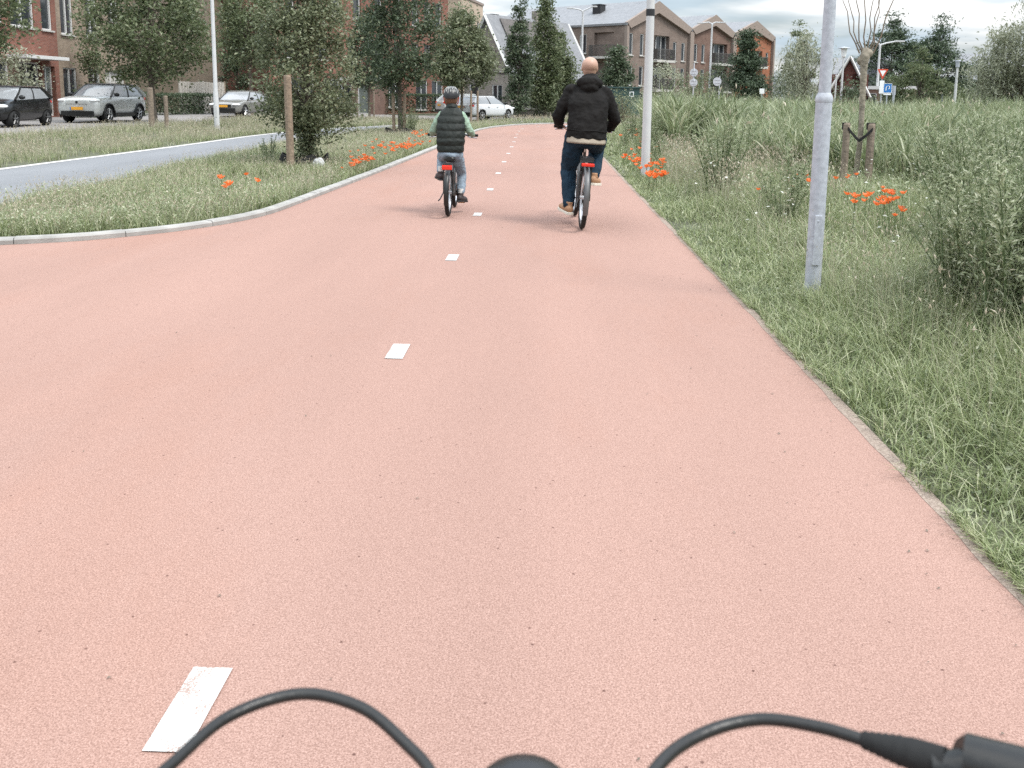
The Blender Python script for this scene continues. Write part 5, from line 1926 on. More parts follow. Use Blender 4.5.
def make_car(name, label, loc, rz, paint, L, W, H, prof, cab, wheel_r=0.33, axles=(0.19, 0.81), plate=None, cladding=False, dark_roof=None, hatch=True, rim='rim', grille='black_plastic'):
    """front faces local -Y; prof = [(s, half-width factor, z bottom, z top)], cab = (cowl, roof front, roof rear, tail, belt z front, belt z rear)"""
    t = thing(name, label, 'car', loc, rz)
    hw = W / 2
    mb = MB()
    mb.loft([[(x, (s - 0.5) * L, z) for x, z in ring_half(hw * wf, zb, zt, 0.025)] for s, wf, zb, zt in prof])
    me = mb.mesh('body', paint)
    o = bpy.data.objects.new('tmp', me)
    COL.objects.link(o)
    sub = o.modifiers.new('s', 'SUBSURF')
    sub.levels = 2
    cut = MB()
    for s in axles:
        for sgn in (-1, 1):
            yy = (s - 0.5) * L
            cut.tube([(sgn * (hw - 0.26), yy, wheel_r), (sgn * (hw + 0.3), yy, wheel_r)], wheel_r * 1.17, 26)
    cme = cut.mesh('cut', 'black_plastic')
    co = bpy.data.objects.new('cut', cme)
    COL.objects.link(co)
    bo = o.modifiers.new('b', 'BOOLEAN')
    bo.operation = 'DIFFERENCE'
    bo.object = co
    bo.solver = 'EXACT'
    bo.material_mode = 'TRANSFER'
    dg = bpy.context.evaluated_depsgraph_get()
    body = bpy.data.meshes.new_from_object(o.evaluated_get(dg))
    bpy.data.objects.remove(o)
    bpy.data.objects.remove(co)
    body.polygons.foreach_set('use_smooth', [True] * len(body.polygons))
    link('body', body, t)
    # greenhouse
    c0, r0, r1, c1, zf, zr = cab
    Y = lambda s: (s - 0.5) * L

    def rr(y0, y1, w, z0, z1, n=4, bow=0.05):
        """rounded outline, front and rear bowed"""
        pts = []
        for k in range(n + 1):
            u = -1 + 2 * k / n
            pts.append((u * w * 0.93, y0 + bow * (u * u) * 1.3, z0))
        for k in range(n + 1):
            u = k / n
            pts.append((w * (0.985 + 0.02 * math.sin(PI * u)), y0 + 0.09 + (y1 - y0 - 0.18) * u, z0 + (z1 - z0) * u))
        for k in range(n + 1):
            u = 1 - 2 * k / n
            pts.append((u * w * 0.93, y1 - bow * (u * u) * 1.3, z1))
        for k in range(n + 1):
            u = 1 - k / n
            pts.append((-w * (0.985 + 0.02 * math.sin(PI * u)), y0 + 0.09 + (y1 - y0 - 0.18) * u, z0 + (z1 - z0) * u))
        return pts
    wb, wt_ = hw * 0.90, hw * 0.69
    low = rr(Y(c0), Y(c1), wb, zf - 0.03, zr - 0.03)
    top = rr(Y(r0), Y(r1), wt_, H - 0.075, H - 0.085)
    mid = [tuple(Vector(a).lerp(Vector(b), 0.55) + Vector((0.022 * (1 if a[0] > 0 else -1) * min(1, abs(a[0]) / hw * 1.2), 0, 0.0))) for a, b in zip(low, top)]
    gm = MB()
    gm.loft([low, mid, top])
    link('glass', gm.mesh('glass', 'car_glass', True), t)
    rf = MB()
    e = 0.02
    o1 = rr(Y(r0) - e, Y(r1) + e, wt_ + e, H - 0.095, H - 0.105)
    o2 = rr(Y(r0) - e * .5, Y(r1) + e * .5, wt_ + e * .5, H - 0.05, H - 0.06)
    o3 = rr(Y(r0) + 0.12, Y(r1) - 0.12, wt_ * 0.8, H - 0.012, H - 0.022)
    rf.loft([o1, o2, o3])
    link('roof', rf.mesh('roof', dark_roof or paint, True), t)
    # pillars
    n = 4
    idx = {'a': (n + 1, 4 * n + 3), 'b': (n + 1 + 2, 3 * (n + 1) + 2), 'c': (2 * n + 1, 3 * n + 3)}
    for key, (i, j) in idx.items():
        for q in (i, j):
            pl = MB()
            r_ = {'a': 0.034, 'b': 0.03, 'c': 0.085}[key]
            pl.tube([low[q], mid[q], top[q]], [r_ * 1.25, r_, r_ * 0.9], 6)
            pl.build('pillar', paint if key == 'c' else 'black_plastic', t, smooth=True)
    # wheels
    for s in axles:
        for sgn in (-1, 1):
            c = Vector((sgn * (hw - 0.12), Y(s), wheel_r))
            wm = MB()
            wm.torus(c, wheel_r * 0.83, wheel_r * 0.17, 30, 10, 'X', 0.62 * 0.2 / (wheel_r * 0.17))
            w = wm.build('wheel', 'black_rubber', t, smooth=True)
            rm = MB()
            rm.torus(c + Vector((sgn * 0.075, 0, 0)), wheel_r * 0.66, 0.022, 28, 6, 'X')
            for k in range(5):
                a = 2 * PI * k / 5 + 0.3
                d = Vector((0, math.cos(a), math.sin(a)))
                rm.tube([c + Vector((sgn * 0.085, 0, 0)) + d * 0.03, c + Vector((sgn * 0.08, 0, 0)) + d * wheel_r * 0.66], [0.035, 0.045], 5, flat=0.5)
            rm.ball(c + Vector((sgn * 0.08, 0, 0)), (0.03, 0.06, 0.06), 10, 6)
            rm.build('rim', rim, w, smooth=True)
            bk = MB()
            bk.disc(c + Vector((sgn * 0.03, 0, 0)), wheel_r * 0.7, 0.03, 20, 'X')
            bk.build('brake_disc', 'dark_metal', w)
    zn = prof[1][3]
    # lamps, grille, bumper, plates
    for sgn in (-1, 1):
        hl = MB()
        hl.ball((sgn * hw * 0.70, Y(0.045), zn - 0.10), (hw * 0.24, 0.22, 0.075), 14, 8, Matrix.Rotation(sgn * -0.5, 3, 'Z'))
        hl.build('headlight', 'lamp_clear', t, smooth=True)
        tl = MB()
        tl.ball((sgn * hw * 0.73, Y(0.972), prof[-2][3] - 0.10), (hw * 0.2, 0.12, 0.10), 12, 8)
        tl.build('tail_light', 'reflector', t, smooth=True)
        mr = MB()
        mr.ball((sgn * (hw + 0.06), Y(c0) + 0.28, zf + 0.07), (0.12, 0.07, 0.075), 12, 8)
        mr.build('mirror', 'black_plastic', t, smooth=True)
        for s_ in (0.42, 0.62):
            dh = MB()
            dh.box((sgn * (hw + 0.005), Y(s_) + 0.15, zf - 0.13), (0.04, 0.17, 0.03))
            dh.build('door_handle', paint, t, bevel=0.008)
        if cladding:
            cl = MB()
            cl.box((sgn * (hw * 0.985), 0, 0.33), (0.05, L * 0.40, 0.17))
            cl.build('sill_cladding', 'black_plastic', t, bevel=0.02)
            for s_ in axles:
                cl = MB()
                cl.tube([(sgn * (hw - 0.005), Y(s_) + wheel_r * 1.2 * math.cos(a), wheel_r + wheel_r * 1.2 * math.sin(a)) for a in np.linspace(-0.35, PI + 0.35, 18)], 0.038, 6)
                cl.build('arch_trim', 'black_plastic', t, smooth=True)
    gr = MB()
    gr.box((0, Y(0.006) - 0.012, zn - 0.17), (hw * 0.95, 0.05, 0.15))
    g_ = gr.build('grille', grille, t, bevel=0.02)
    gr = MB()
    gr.disc((0, Y(0.006) - 0.04, zn - 0.17), 0.055, 0.012, 16)
    gr.build('badge', 'dark_metal', g_)
    gr = MB()
    gr.box((0, Y(0.0) + 0.015, 0.40), (hw * 1.45, 0.08, 0.2))
    gr.build('lower_intake', 'black_plastic', t, bevel=0.03)
    for k, yy in ((0, Y(0.0) - 0.045), (1, Y(1.0) + 0.02)):
        pm = MB()
        pm.box((0, yy, 0.60 if k == 0 else 0.82), (0.52, 0.03, 0.12))
        po = pm.build('number_plate', 'plate_yellow', t)
        pm = MB()
        pm.box((-0.235, yy + (-0.017 if k == 0 else 0.017), 0.60 if k == 0 else 0.82), (0.045, 0.008, 0.115))
        pm.build('plate_band', 'sign_blue', po)
    rb = MB()
    rb.box((0, Y(1.0) - 0.02, 0.42), (hw * 1.5, 0.1, 0.2))
    rb.build('rear_bumper', 'black_plastic', t, bevel=0.03)
    return t


suv_prof = [(0.0, 0.84, 0.36, 0.90), (0.03, 0.95, 0.27, 1.02), (0.12, 0.99, 0.24, 1.08), (0.26, 1.0, 0.24, 1.10), (0.5, 1.0, 0.24, 1.12), (0.8, 1.0, 0.25, 1.15), (0.94, 0.97, 0.28, 1.15), (0.99, 0.9, 0.33, 1.08), (1.0, 0.82, 0.40, 0.95)]
hatch_prof = [(0.0, 0.74, 0.34, 0.72), (0.04, 0.90, 0.24, 0.84), (0.13, 0.975, 0.21, 0.94), (0.25, 1.0, 0.20, 1.0), (0.5, 1.0, 0.20, 1.03), (0.8, 1.0, 0.22, 1.06), (0.95, 0.97, 0.26, 1.06), (0.99, 0.9, 0.32, 0.98), (1.0, 0.82, 0.38, 0.85)]
sal_prof = [(0.0, 0.76, 0.34, 0.66), (0.035, 0.90, 0.24, 0.78), (0.13, 0.975, 0.20, 0.87), (0.28, 1.0, 0.19, 0.94), (0.5, 1.0, 0.19, 0.96), (0.8, 1.0, 0.21, 1.02), (0.94, 0.95, 0.25, 1.04), (0.99, 0.88, 0.32, 0.96), (1.0, 0.8, 0.40, 0.84)]
make_car('parked_car', 'small black hatchback with big bright headlights at the left edge', (-19.3, 31.2, 0.2), R(4), 'car_black', 3.45, 1.63, 1.47, hatch_prof, (0.20, 0.42, 0.88, 0.99, 0.98, 1.05), 0.29, (0.17, 0.84), rim='dark_alloy')
make_car('parked_car', 'sage grey crossover parked behind the black hatchback', (-18.95, 37.4, 0.2), R(0), 'car_grey', 4.43, 1.86, 1.65, suv_prof, (0.25, 0.43, 0.88, 0.985, 1.09, 1.13), 0.36, (0.19, 0.80), cladding=True, dark_roof='car_black', grille='car_grey')
make_car('parked_car', 'silver saloon parked behind the left white lamp post', (-16.9, 48.6, 0.2), R(-4), 'car_silver', 4.6, 1.82, 1.44, sal_prof, (0.27, 0.44, 0.78, 0.95, 0.93, 1.0), 0.32, (0.18, 0.80))
make_car('parked_car', 'white hatchback parked with its rear towards the child', (-3.75, 53.6, 0.01), R(180 - 33), 'car_white', 4.35, 1.82, 1.48, hatch_prof, (0.22, 0.42, 0.86, 0.985, 0.97, 1.05), 0.32, (0.19, 0.80))
make_car('parked_car', 'pale silver car hidden behind the white hatchback', (-5.4, 62.2, 0.01), R(180 - 60), 'car_grey', 4.5, 1.82, 1.62, suv_prof, (0.25, 0.43, 0.88, 0.985, 1.05, 1.1), 0.34, (0.19, 0.80))


# ------------------------------------------------------------------ bicycles
def wheel(parent, c, r, tyre=0.02, spokes=28):
    wm = MB()
    wm.torus(c, r - tyre, tyre, 48, 10)
    w = wm.build('wheel', 'black_rubber', parent, smooth=True)
    rm = MB()
    rm.torus(c, r - tyre * 2.15, tyre * 0.62, 44, 6)
    rm.build('rim', 'chrome', w, smooth=True)
    sp = MB()
    cv = Vector(c)
    sp.tube([cv + Vector((-0.045, 0, 0)), cv + Vector((0.045, 0, 0))], 0.022, 12)
    for k in range(spokes):
        a = 2 * PI * k / spokes
        b = a + (0.25 if k % 4 < 2 else -0.25)
        x = 0.035 if k % 2 else -0.035
        sp.tube([cv + Vector((x, 0.02 * math.cos(b), 0.02 * math.sin(b))), cv + Vector((0, (r - 2.2 * tyre) * math.cos(a), (r - 2.2 * tyre) * math.sin(a)))], 0.0013, 4)
    sp.build('spokes', 'chrome', w)
    return w


def make_bike(label, loc, lean, g):
    t = thing('bicycle', label, 'bicycle', loc)
    t.rotation_euler = lean
    r = g['r']
    ra, fa = Vector((0, 0, r)), Vector((0, g['wb'], r))
    bb, sd = Vector((0, g['bb'][0], g['bb'][1])), Vector((0, g['sad'][0], g['sad'][1]))
    h0, h1 = Vector((0, *g['head0'])), Vector((0, *g['head1']))
    bar = Vector((0, *g['bar']))
    wheel(t, ra, r, g['tyre'])
    wheel(t, fa, r, g['tyre'])
    f = MB()
    tr = g['tube']
    f.tube([h0, h1], tr * 1.15, 10)
    f.tube([h0 + (h1 - h0) * 0.2, bb], tr, 10)
    f.tube([h0 + (h1 - h0) * 0.75, bb + (sd - bb) * 0.45], tr * 0.85, 10)
    f.tube([bb, bb + (sd - bb) * 0.8], tr * 0.85, 10)
    for s in (-1, 1):
        f.tube([bb + Vector((s * 0.03, 0, 0)), ra + Vector((s * 0.06, 0, 0))], tr * 0.5, 8)
        f.tube([bb + (sd - bb) * 0.55, ra + Vector((s * 0.06, 0.03, r * 0.8)), ra + Vector((s * 0.06, 0, 0))], tr * 0.45, 8)
    f.build('frame', 'black_paint', t, smooth=True)
    fk = MB()
    for s in (-1, 1):
        fk.tube([h0, h0 + Vector((s * 0.055, 0.02, -0.06)), fa + Vector((s * 0.055, 0, 0))], tr * 0.6, 8)
    fk.build('fork', 'black_paint', t, smooth=True)
    p_ = MB()
    p_.tube([bb + (sd - bb) * 0.75, sd + Vector((0, -0.01, -0.04))], 0.014, 10)
    p_.build('seat_post', 'chrome', t, smooth=True)
    s_ = MB()
    w_ = g['sw']
    s_.loft([[(w_ * k * math.cos(a), sd.y + y_, sd.z - 0.035 + hz * math.sin(a)) for a in [2 * PI * q / 12 for q in range(12)]]
             for y_, k, hz in ((-0.13, 0.6, 0.02), (-0.11, 0.95, 0.035), (-0.04, 1.0, 0.035), (0.03, 0.55, 0.03), (0.11, 0.27, 0.022), (0.14, 0.16, 0.012))])
    s_.build('saddle', g['saddle_mat'], t, smooth=True)
    hb = MB()
    hb.tube([h1, h1 + Vector((0, -0.01, 0.05)), bar + Vector((0, 0.02, 0))], 0.014, 10)
    gy, gzz = g['grip']
    gx = g['gx']
    hb.tube([(-gx - 0.06, gy - 0.02, gzz), (-gx + 0.06, gy + 0.02, gzz), (-gx * 0.45, bar.y, bar.z), (gx * 0.45, bar.y, bar.z), (gx - 0.06, gy + 0.02, gzz), (gx + 0.06, gy - 0.02, gzz)], 0.0115, 10)
    hb.build('handlebar', 'chrome' if g.get('chrome') else 'black_paint', t, smooth=True)
    for s in (-1, 1):
        m_ = MB()
        m_.tube([(s * (gx - 0.055), gy + 0.018, gzz), (s * (gx + 0.065), gy - 0.022, gzz)], 0.017, 12)
        m_.build('grip', 'black_rubber', t, smooth=True)
        m_ = MB()
        m_.tube([(s * (gx - 0.08), gy + 0.05, gzz - 0.01), (s * (gx - 0.04), gy + 0.07, gzz - 0.03), (s * (gx + 0.05), gy + 0.05, gzz - 0.035)], 0.007, 8)
        m_.build('brake_lever', 'chrome', t, smooth=True)
    # cranks: left pedal down for the adult, right pedal down for the child
    down = g['down']
    cr = MB()
    cr.disc(bb + Vector((0.05, 0, 0)), g['ring'], 0.006, 28, 'X')
    for s in (-1, 1):
        e = bb + Vector((s * 0.085, 0.01, g['crank'] * (-1 if s == down else 1)))
        cr.tube([bb + Vector((s * 0.03, 0, 0)), bb + Vector((s * 0.07, 0, 0)), e], [0.013, 0.012, 0.010], 8)
    cr.build('crank', 'dark_metal', t, smooth=True)
    for s in (-1, 1):
        e = bb + Vector((s * 0.13, 0.01, g['crank'] * (-1 if s == down else 1)))
        pm = MB()
        pm.box(e, (0.085, 0.09, 0.022))
        po = pm.build('pedal', 'black_plastic', t, bevel=0.005)
        pm = MB()
        pm.box(e + Vector((0, -0.047, 0)), (0.06, 0.004, 0.014))
        pm.build('reflector', 'plate_yellow', po)
    cg = MB()
    cg.loft([[(0.045 + dx, y_, z_) for y_, z_ in [(ra.y - 0.06, ra.z - 0.03), (bb.y + 0.09, bb.z - 0.075), (bb.y + 0.12, bb.z), (bb.y + 0.08, bb.z + 0.09), (ra.y - 0.05, ra.z + 0.05)]] for dx in (0, 0.022)])
    cg.build('chain_guard', 'black_plastic', t, bevel=0.006)
    # mudguards
    for c, a0, a1 in ((ra, R(-5), R(205)), (fa, R(60), R(200))):
        mg = MB()
        rings = []
        for k in range(22):
            a = a0 + (a1 - a0) * k / 21
            rr_ = r + 0.022
            ca, sa = math.cos(a), math.sin(a)
            ring = []
            for x_, q in ((-0.03, -0.016), (-0.02, 0.0), (0, 0.006), (0.02, 0.0), (0.03, -0.016), (0.02, -0.003), (0, 0.003), (-0.02, -0.003)):
                ring.append((c.x + x_, c.y + (rr_ + q) * ca, c.z + (rr_ + q) * sa))
            rings.append(ring)
        mg.loft(rings)
        mg.build('mudguard', g['guard'], t, smooth=True)
    # rack
    rk = MB()
    zr = 2 * r + 0.06
    for s in (-1, 1):
        rk.tube([(s * 0.055, 0.22, zr), (s * 0.06, -0.16, zr), (s * 0.04, -0.2, zr)], 0.006, 8)
        rk.tube([(s * 0.06, -0.05, zr), (s * 0.062, 0.0, r)], 0.005, 8)
    for y_ in (-0.2, -0.08, 0.05, 0.2):
        rk.tube([(-0.055, y_, zr), (0.055, y_, zr)], 0.005, 8)
    if g['box']:
        rk.box((0, -0.02, zr + 0.02), (0.13, 0.36, 0.035))
    rk.build('luggage_rack', 'black_paint', t)
    tl = MB()
    tl.box((0, -0.225, zr - 0.035), (0.14 if g['box'] else 0.12, 0.035, 0.036 if g['box'] else 0.055))
    lt = tl.build('tail_light', 'reflector', t, bevel=0.01)
    tl = MB()
    tl.box((0, -0.207, zr - 0.005), (0.11, 0.02, 0.014))
    tl.build('housing', 'black_plastic', lt)
    ks = MB()
    ks.tube([(-0.06, 0.02, r), (-0.09, -0.12, r * 0.75), (-0.10, -0.2, r * 0.72)], 0.008, 8)
    ks.build('kickstand', 'dark_metal', t, smooth=True)
    # front lamp
    fl = MB()
    fl.ball(h1 + Vector((0, 0.07, 0.0)), (0.035, 0.03, 0.03), 12, 8)
    fl.build('front_light', 'lamp_clear', t, smooth=True)
    return t


ADULT = dict(r=0.35, wb=1.12, bb=(0.47, 0.29), sad=(0.27, 0.99), head0=(0.93, 0.62), head1=(0.85, 0.87), bar=(0.80, 1.10), grip=(0.64, 1.09), gx=0.285, tyre=0.027, tube=0.02, sw=0.085,
             saddle_mat='saddle_tan', down=-1, ring=0.085, crank=0.17, guard='dark_alloy', box=True, chrome=True)
CHILD = dict(r=0.29, wb=0.92, bb=(0.39, 0.27), sad=(0.20, 0.72), head0=(0.76, 0.53), head1=(0.70, 0.76), bar=(0.66, 0.96), grip=(0.54, 0.955), gx=0.25, tyre=0.027, tube=0.018, sw=0.075,
             saddle_mat='black_plastic', down=1, ring=0.07, crank=0.14, guard='black_plastic', box=False)
A_LOC, A_LEAN = (0.415, 9.64, 0.012), (0, R(3.0), R(2))
K_LOC, K_LEAN = (-1.16, 10.52, 0.012), (0, R(0.5), R(1))
make_bike('black city bicycle ridden by the bald cyclist in the black jacket', A_LOC, A_LEAN, ADULT)
make_bike("child's bicycle with a large red rear light", K_LOC, K_LEAN, CHILD)


# ------------------------------------------------------------------ people
def ellipse(cx, cy, cz, a, b, n=20, p=2.4):
    out = []
    for k in range(n):
        w = 2 * PI * k / n
        c, s = math.cos(w), math.sin(w)
        out.append((cx + a * math.copysign(abs(c) ** (2 / p), c), cy + b * math.copysign(abs(s) ** (2 / p), s), cz))
    return out


def hand(mb, g, s, k=1.0):
    """hand closed round a grip lying along x; s = side (+1 right)"""
    g = Vector(g)
    mb.ball(g + Vector((0, -0.03 * k, 0.012 * k)), (0.042 * k, 0.032 * k, 0.022 * k), 12, 8)
    mb.caps([g + Vector((0, -0.085 * k, 0.01 * k)), g + Vector((0, -0.035 * k, 0.012 * k))], [0.027 * k, 0.028 * k], 10)
    for i in range(4):
        x = s * (0.031 - 0.0205 * i) * k
        L_ = (0.88, 1.0, 0.96, 0.78)[3 - i if s > 0 else i]
        r = 0.0092 * k
        pts = [g + Vector((x, -0.012 * k, 0.027 * k)), g + Vector((x, 0.022 * k * L_, 0.028 * k)), g + Vector((x, 0.036 * k * L_, 0.002 * k)), g + Vector((x, 0.020 * k, -0.024 * k * L_)), g + Vector((x, 0.004 * k, -0.027 * k))]
        mb.caps(pts, [r * 1.1, r, r * 0.95, r * 0.88, r * 0.8], 8)
    mb.caps([g + Vector((-s * 0.035 * k, -0.045 * k, 0.008 * k)), g + Vector((-s * 0.055 * k, -0.018 * k, 0.004 * k)), g + Vector((-s * 0.056 * k, 0.008 * k, -0.012 * k))], [0.013 * k, 0.0115 * k, 0.0095 * k], 8)


def head(mb, c, k=1.0, hair=False):
    c = Vector(c)
    mb.ball(c + Vector((0, -0.006, 0.022)) * k, (0.087 * k, 0.103 * k, 0.090 * k), 20, 14)
    mb.ball(c + Vector((0, 0.0, -0.02)) * k, (0.076 * k, 0.088 * k, 0.085 * k), 20, 14)
    mb.ball(c + Vector((0, 0.022, -0.065)) * k, (0.058 * k, 0.066 * k, 0.06 * k), 16, 10)
    mb.caps([c + Vector((0, 0.095, 0.01)) * k, c + Vector((0, 0.113, -0.028)) * k], [0.010 * k, 0.015 * k], 8)
    for s in (-1, 1):
        mb.ball(c + Vector((s * 0.079, -0.006, -0.012)) * k, (0.010 * k, 0.021 * k, 0.032 * k), 10, 8, Matrix.Rotation(s * 0.35, 3, 'Z'))
        mb.ball(c + Vector((s * 0.032, 0.088, 0.032)) * k, (0.02 * k, 0.012 * k, 0.007 * k), 8, 6)
    mb.ball(c + Vector((0, 0.086, -0.062)) * k, (0.024 * k, 0.008 * k, 0.009 * k), 8, 6)


def face_parts(parent, c, k):
    c = Vector(c)
    for s in (-1, 1):
        m_ = MB()
        m_.ball(c + Vector((s * 0.032, 0.091, 0.012)) * k, (0.012 * k, 0.007 * k, 0.007 * k), 10, 8)
        m_.build('eye', 'sole', parent, smooth=True)


def person(label, loc, lean, P):
    t = thing('person', label, 'person', loc)
    t.rotation_euler = lean
    k = P['k']
    hd, nk = Vector(P['head']), Vector(P['neck'])
    sh, el, gr = P['shoulder'], P['elbow'], P['grip']
    mb = MB()
    head(mb, hd, P['hk'])
    mb.caps([nk + Vector((0, -0.03, -0.06)), nk, hd + Vector((0, -0.01, -0.06))], [0.062 * k, 0.055 * k, 0.055 * k], 12)
    mb.loft([ellipse(0, y_, z_, a * 0.80, b * 0.78) for z_, y_, a, b in P['torso']])
    for s in (-1, 1):
        S, E_, W_ = Vector((s * sh[0], sh[1], sh[2])), Vector((s * el[0], el[1], el[2])), Vector((s * gr[0], gr[1] - 0.075 * k, gr[2] + 0.015))
        mb.caps([S, E_, W_], [0.055 * k, 0.042 * k, 0.029 * k], 10)
        hand(mb, (s * gr[0], gr[1], gr[2] + 0.002), s, k)
        leg = [Vector(q) for q in P['leg_r' if s > 0 else 'leg_l']]
        mb.caps(leg, [0.075 * k, 0.055 * k, 0.04 * k], 10)
        mb.caps([leg[2], leg[2] + Vector((0, 0.12 * k, -0.07 * k))], [0.035 * k, 0.03 * k], 8)
    body = link('body', fuse(mb, 'body', 'skin', 0.0058, 2), t)
    face_parts(t, hd, P['hk'])
    return t


# --- adult
AP = dict(k=1.0, hk=1.06, head=(0, 0.50, 1.775), neck=(0, 0.45, 1.62), shoulder=(0.185, 0.41, 1.50), elbow=(0.315, 0.44, 1.215), grip=(0.285, 0.64, 1.09),
          torso=[(0.95, 0.26, 0.19, 0.14), (1.1, 0.28, 0.21, 0.15), (1.3, 0.33, 0.22, 0.15), (1.47, 0.39, 0.21, 0.125), (1.56, 0.43, 0.11, 0.08)],
          leg_r=[(0.11, 0.31, 1.0), (0.165, 0.73, 0.86), (0.135, 0.43, 0.555)], leg_l=[(-0.11, 0.31, 1.0), (-0.15, 0.56, 0.61), (-0.135, 0.40, 0.21)])
ad = person('bald cyclist in a black hooded jacket and navy jeans, seen from behind', A_LOC, A_LEAN, AP)
mb = MB()
mb.loft([ellipse(0, y_, z_, a, b) for z_, y_, a, b in [(0.985, 0.262, 0.226, 0.168), (1.06, 0.27, 0.226, 0.17), (1.12, 0.28, 0.222, 0.165), (1.25, 0.31, 0.222, 0.16), (1.38, 0.35, 0.232, 0.158), (1.47, 0.385, 0.222, 0.14),
                                                       (1.54, 0.42, 0.165, 0.11), (1.60, 0.45, 0.09, 0.08)]])
for s in (-1, 1):
    mb.caps([(s * 0.185, 0.405, 1.49), (s * 0.265, 0.415, 1.34), (s * 0.318, 0.44, 1.21), (s * 0.305, 0.535, 1.145), (s * 0.288, 0.575, 1.115)], [0.088, 0.078, 0.07, 0.06, 0.052], 12)
mb.ball((0, 0.345, 1.60), (0.145, 0.10, 0.085), 18, 12, Matrix.Rotation(R(-25), 3, 'X'))
mb.ball((0, 0.315, 1.55), (0.105, 0.075, 0.075), 16, 10)
mb.ball((0, 0.43, 1.645), (0.105, 0.095, 0.06), 16, 10, Matrix.Rotation(R(-18), 3, 'X'))
jk = link('jacket', fuse(mb, 'jacket', 'jacket', 0.0075, 4, 0.035, 0.11), ad)
mb = MB()
pts = [(-0.235, 0.30, 1.075)] + [(0.236 * math.sin(a), 0.275 - 0.180 * math.cos(a), 1.075 + 0.004 * math.sin(a * 5)) for a in np.linspace(-1.25, 1.25, 14)] + [(0.235, 0.30, 1.075)]
mb.tube(pts, 0.006, 6)
mb.build('waist_seam', 'jacket', jk, smooth=True)
mb = MB()
mb.loft([ellipse(0, y_, z_, a, b) for z_, y_, a, b in [(0.93, 0.255, 0.215, 0.165), (0.945, 0.255, 0.222, 0.172), (1.0, 0.265, 0.216, 0.160), (1.05, 0.27, 0.20, 0.145)]])
link('shirt', fuse(mb, 'shirt', 'shirt', 0.0075, 3, 0.006, 0.07), ad)
mb = MB()
mb.ball((0, 0.265, 0.985), (0.215, 0.165, 0.115), 18, 12)
for s, leg in ((1, AP['leg_r']), (-1, AP['leg_l'])):
    a, b, c = map(Vector, leg)
    mb.caps([a, a.lerp(b, .5), b, b.lerp(c, .45), c + Vector((0, -0.005, 0.02))], [0.130, 0.118, 0.094, 0.086, 0.068], 14)
link('trousers', fuse(mb, 'trousers', 'navy_jeans', 0.0085, 4, 0.028, 0.08), ad)


def shoe(parent, ank, k, upper, sole_m, pitch=0.0, collar=None):
    a = Vector(ank)
    X = Matrix.Translation(a) @ Matrix.Rotation(R(-22) * (1 if a.x > 0 else -1), 4, 'Z') @ Matrix.Rotation(pitch, 4, 'X')
    mb = MB()
    mb.X = X
    mb.caps([(0, -0.035 * k, -0.045 * k), (0, 0.05 * k, -0.05 * k), (0, 0.135 * k, -0.062 * k), (0, 0.175 * k, -0.066 * k)], [0.042 * k, 0.046 * k, 0.04 * k, 0.028 * k], 12)
    mb.tube([(0, -0.01 * k, -0.02 * k), (0, -0.012 * k, 0.03 * k)], 0.045 * k, 12)
    o = link('shoe', fuse(mb, 'shoe', upper, 0.006, 3), parent)
    mb = MB()
    mb.X = X
    pr = [(0.036, -0.075), (0.042, -0.02), (0.04, 0.05), (0.049, 0.12), (0.04, 0.175), (0.0, 0.208), (-0.04, 0.175), (-0.049, 0.12), (-0.04, 0.05), (-0.042, -0.02), (-0.036, -0.075), (0.0, -0.09)]
    mb.prism([(x_ * k, y_ * k) for x_, y_ in pr], -0.105 * k, -0.078 * k)
    mb.build('sole', sole_m, o, bevel=0.005)
    if collar:
        mb = MB()
        mb.X = X
        mb.tube([(0, -0.01 * k, 0.0), (0, -0.012 * k, 0.09 * k)], 0.043 * k, 12)
        mb.build('sock', collar, parent, smooth=True)


shoe(ad, (-0.135, 0.385, 0.225), 1.08, 'tan_shoe', 'sole', R(6))
shoe(ad, (0.135, 0.41, 0.565), 1.08, 'tan_shoe', 'sole', R(-4))

# --- child
KP = dict(k=0.78, hk=0.95, head=(-0.01, 0.385, 1.42), neck=(0, 0.345, 1.30), shoulder=(0.125, 0.32, 1.20), elbow=(0.222, 0.33, 1.02), grip=(0.25, 0.54, 0.955),
          torso=[(0.72, 0.2, 0.13, 0.1), (0.9, 0.22, 0.14, 0.1), (1.08, 0.27, 0.15, 0.1), (1.22, 0.31, 0.14, 0.085), (1.28, 0.33, 0.07, 0.06)],
          leg_r=[(0.075, 0.22, 0.73), (0.125, 0.45, 0.48), (0.125, 0.335, 0.215)], leg_l=[(-0.075, 0.22, 0.73), (-0.135, 0.53, 0.68), (-0.13, 0.345, 0.475)])
ch = person('child cyclist in a black puffer vest and striped helmet, seen from behind', K_LOC, K_LEAN, KP)
mb = MB()
prof = [(0.755, 0.21, 0.160, 0.125), (0.90, 0.225, 0.172, 0.135), (1.05, 0.265, 0.176, 0.132), (1.17, 0.30, 0.168, 0.115), (1.25, 0.325, 0.135, 0.095), (1.30, 0.34, 0.085, 0.075)]
rings = []
zz = [p[0] for p in prof]
for i in range(46):
    z_ = 0.755 + (1.30 - 0.755) * i / 45
    y_, a, b = (float(np.interp(z_, zz, [p[j] for p in prof])) for j in (1, 2, 3))
    puff = 0.0115 * abs(math.sin(PI * (z_ - 0.755) / 0.088)) ** 0.55 - 0.008
    if i == 0:
        puff = -0.03
    rings.append(ellipse(0, y_, z_, a + puff, b + puff, 28))
mb.loft(rings)
vs_ = mb
link('vest', fuse(mb, 'vest', 'vest', 0.006, 1, 0.012, 0.05), ch)
mb = MB()
mb.tube([(0, 0.335, 1.285), (0, 0.35, 1.325)], [0.078, 0.07], 18)
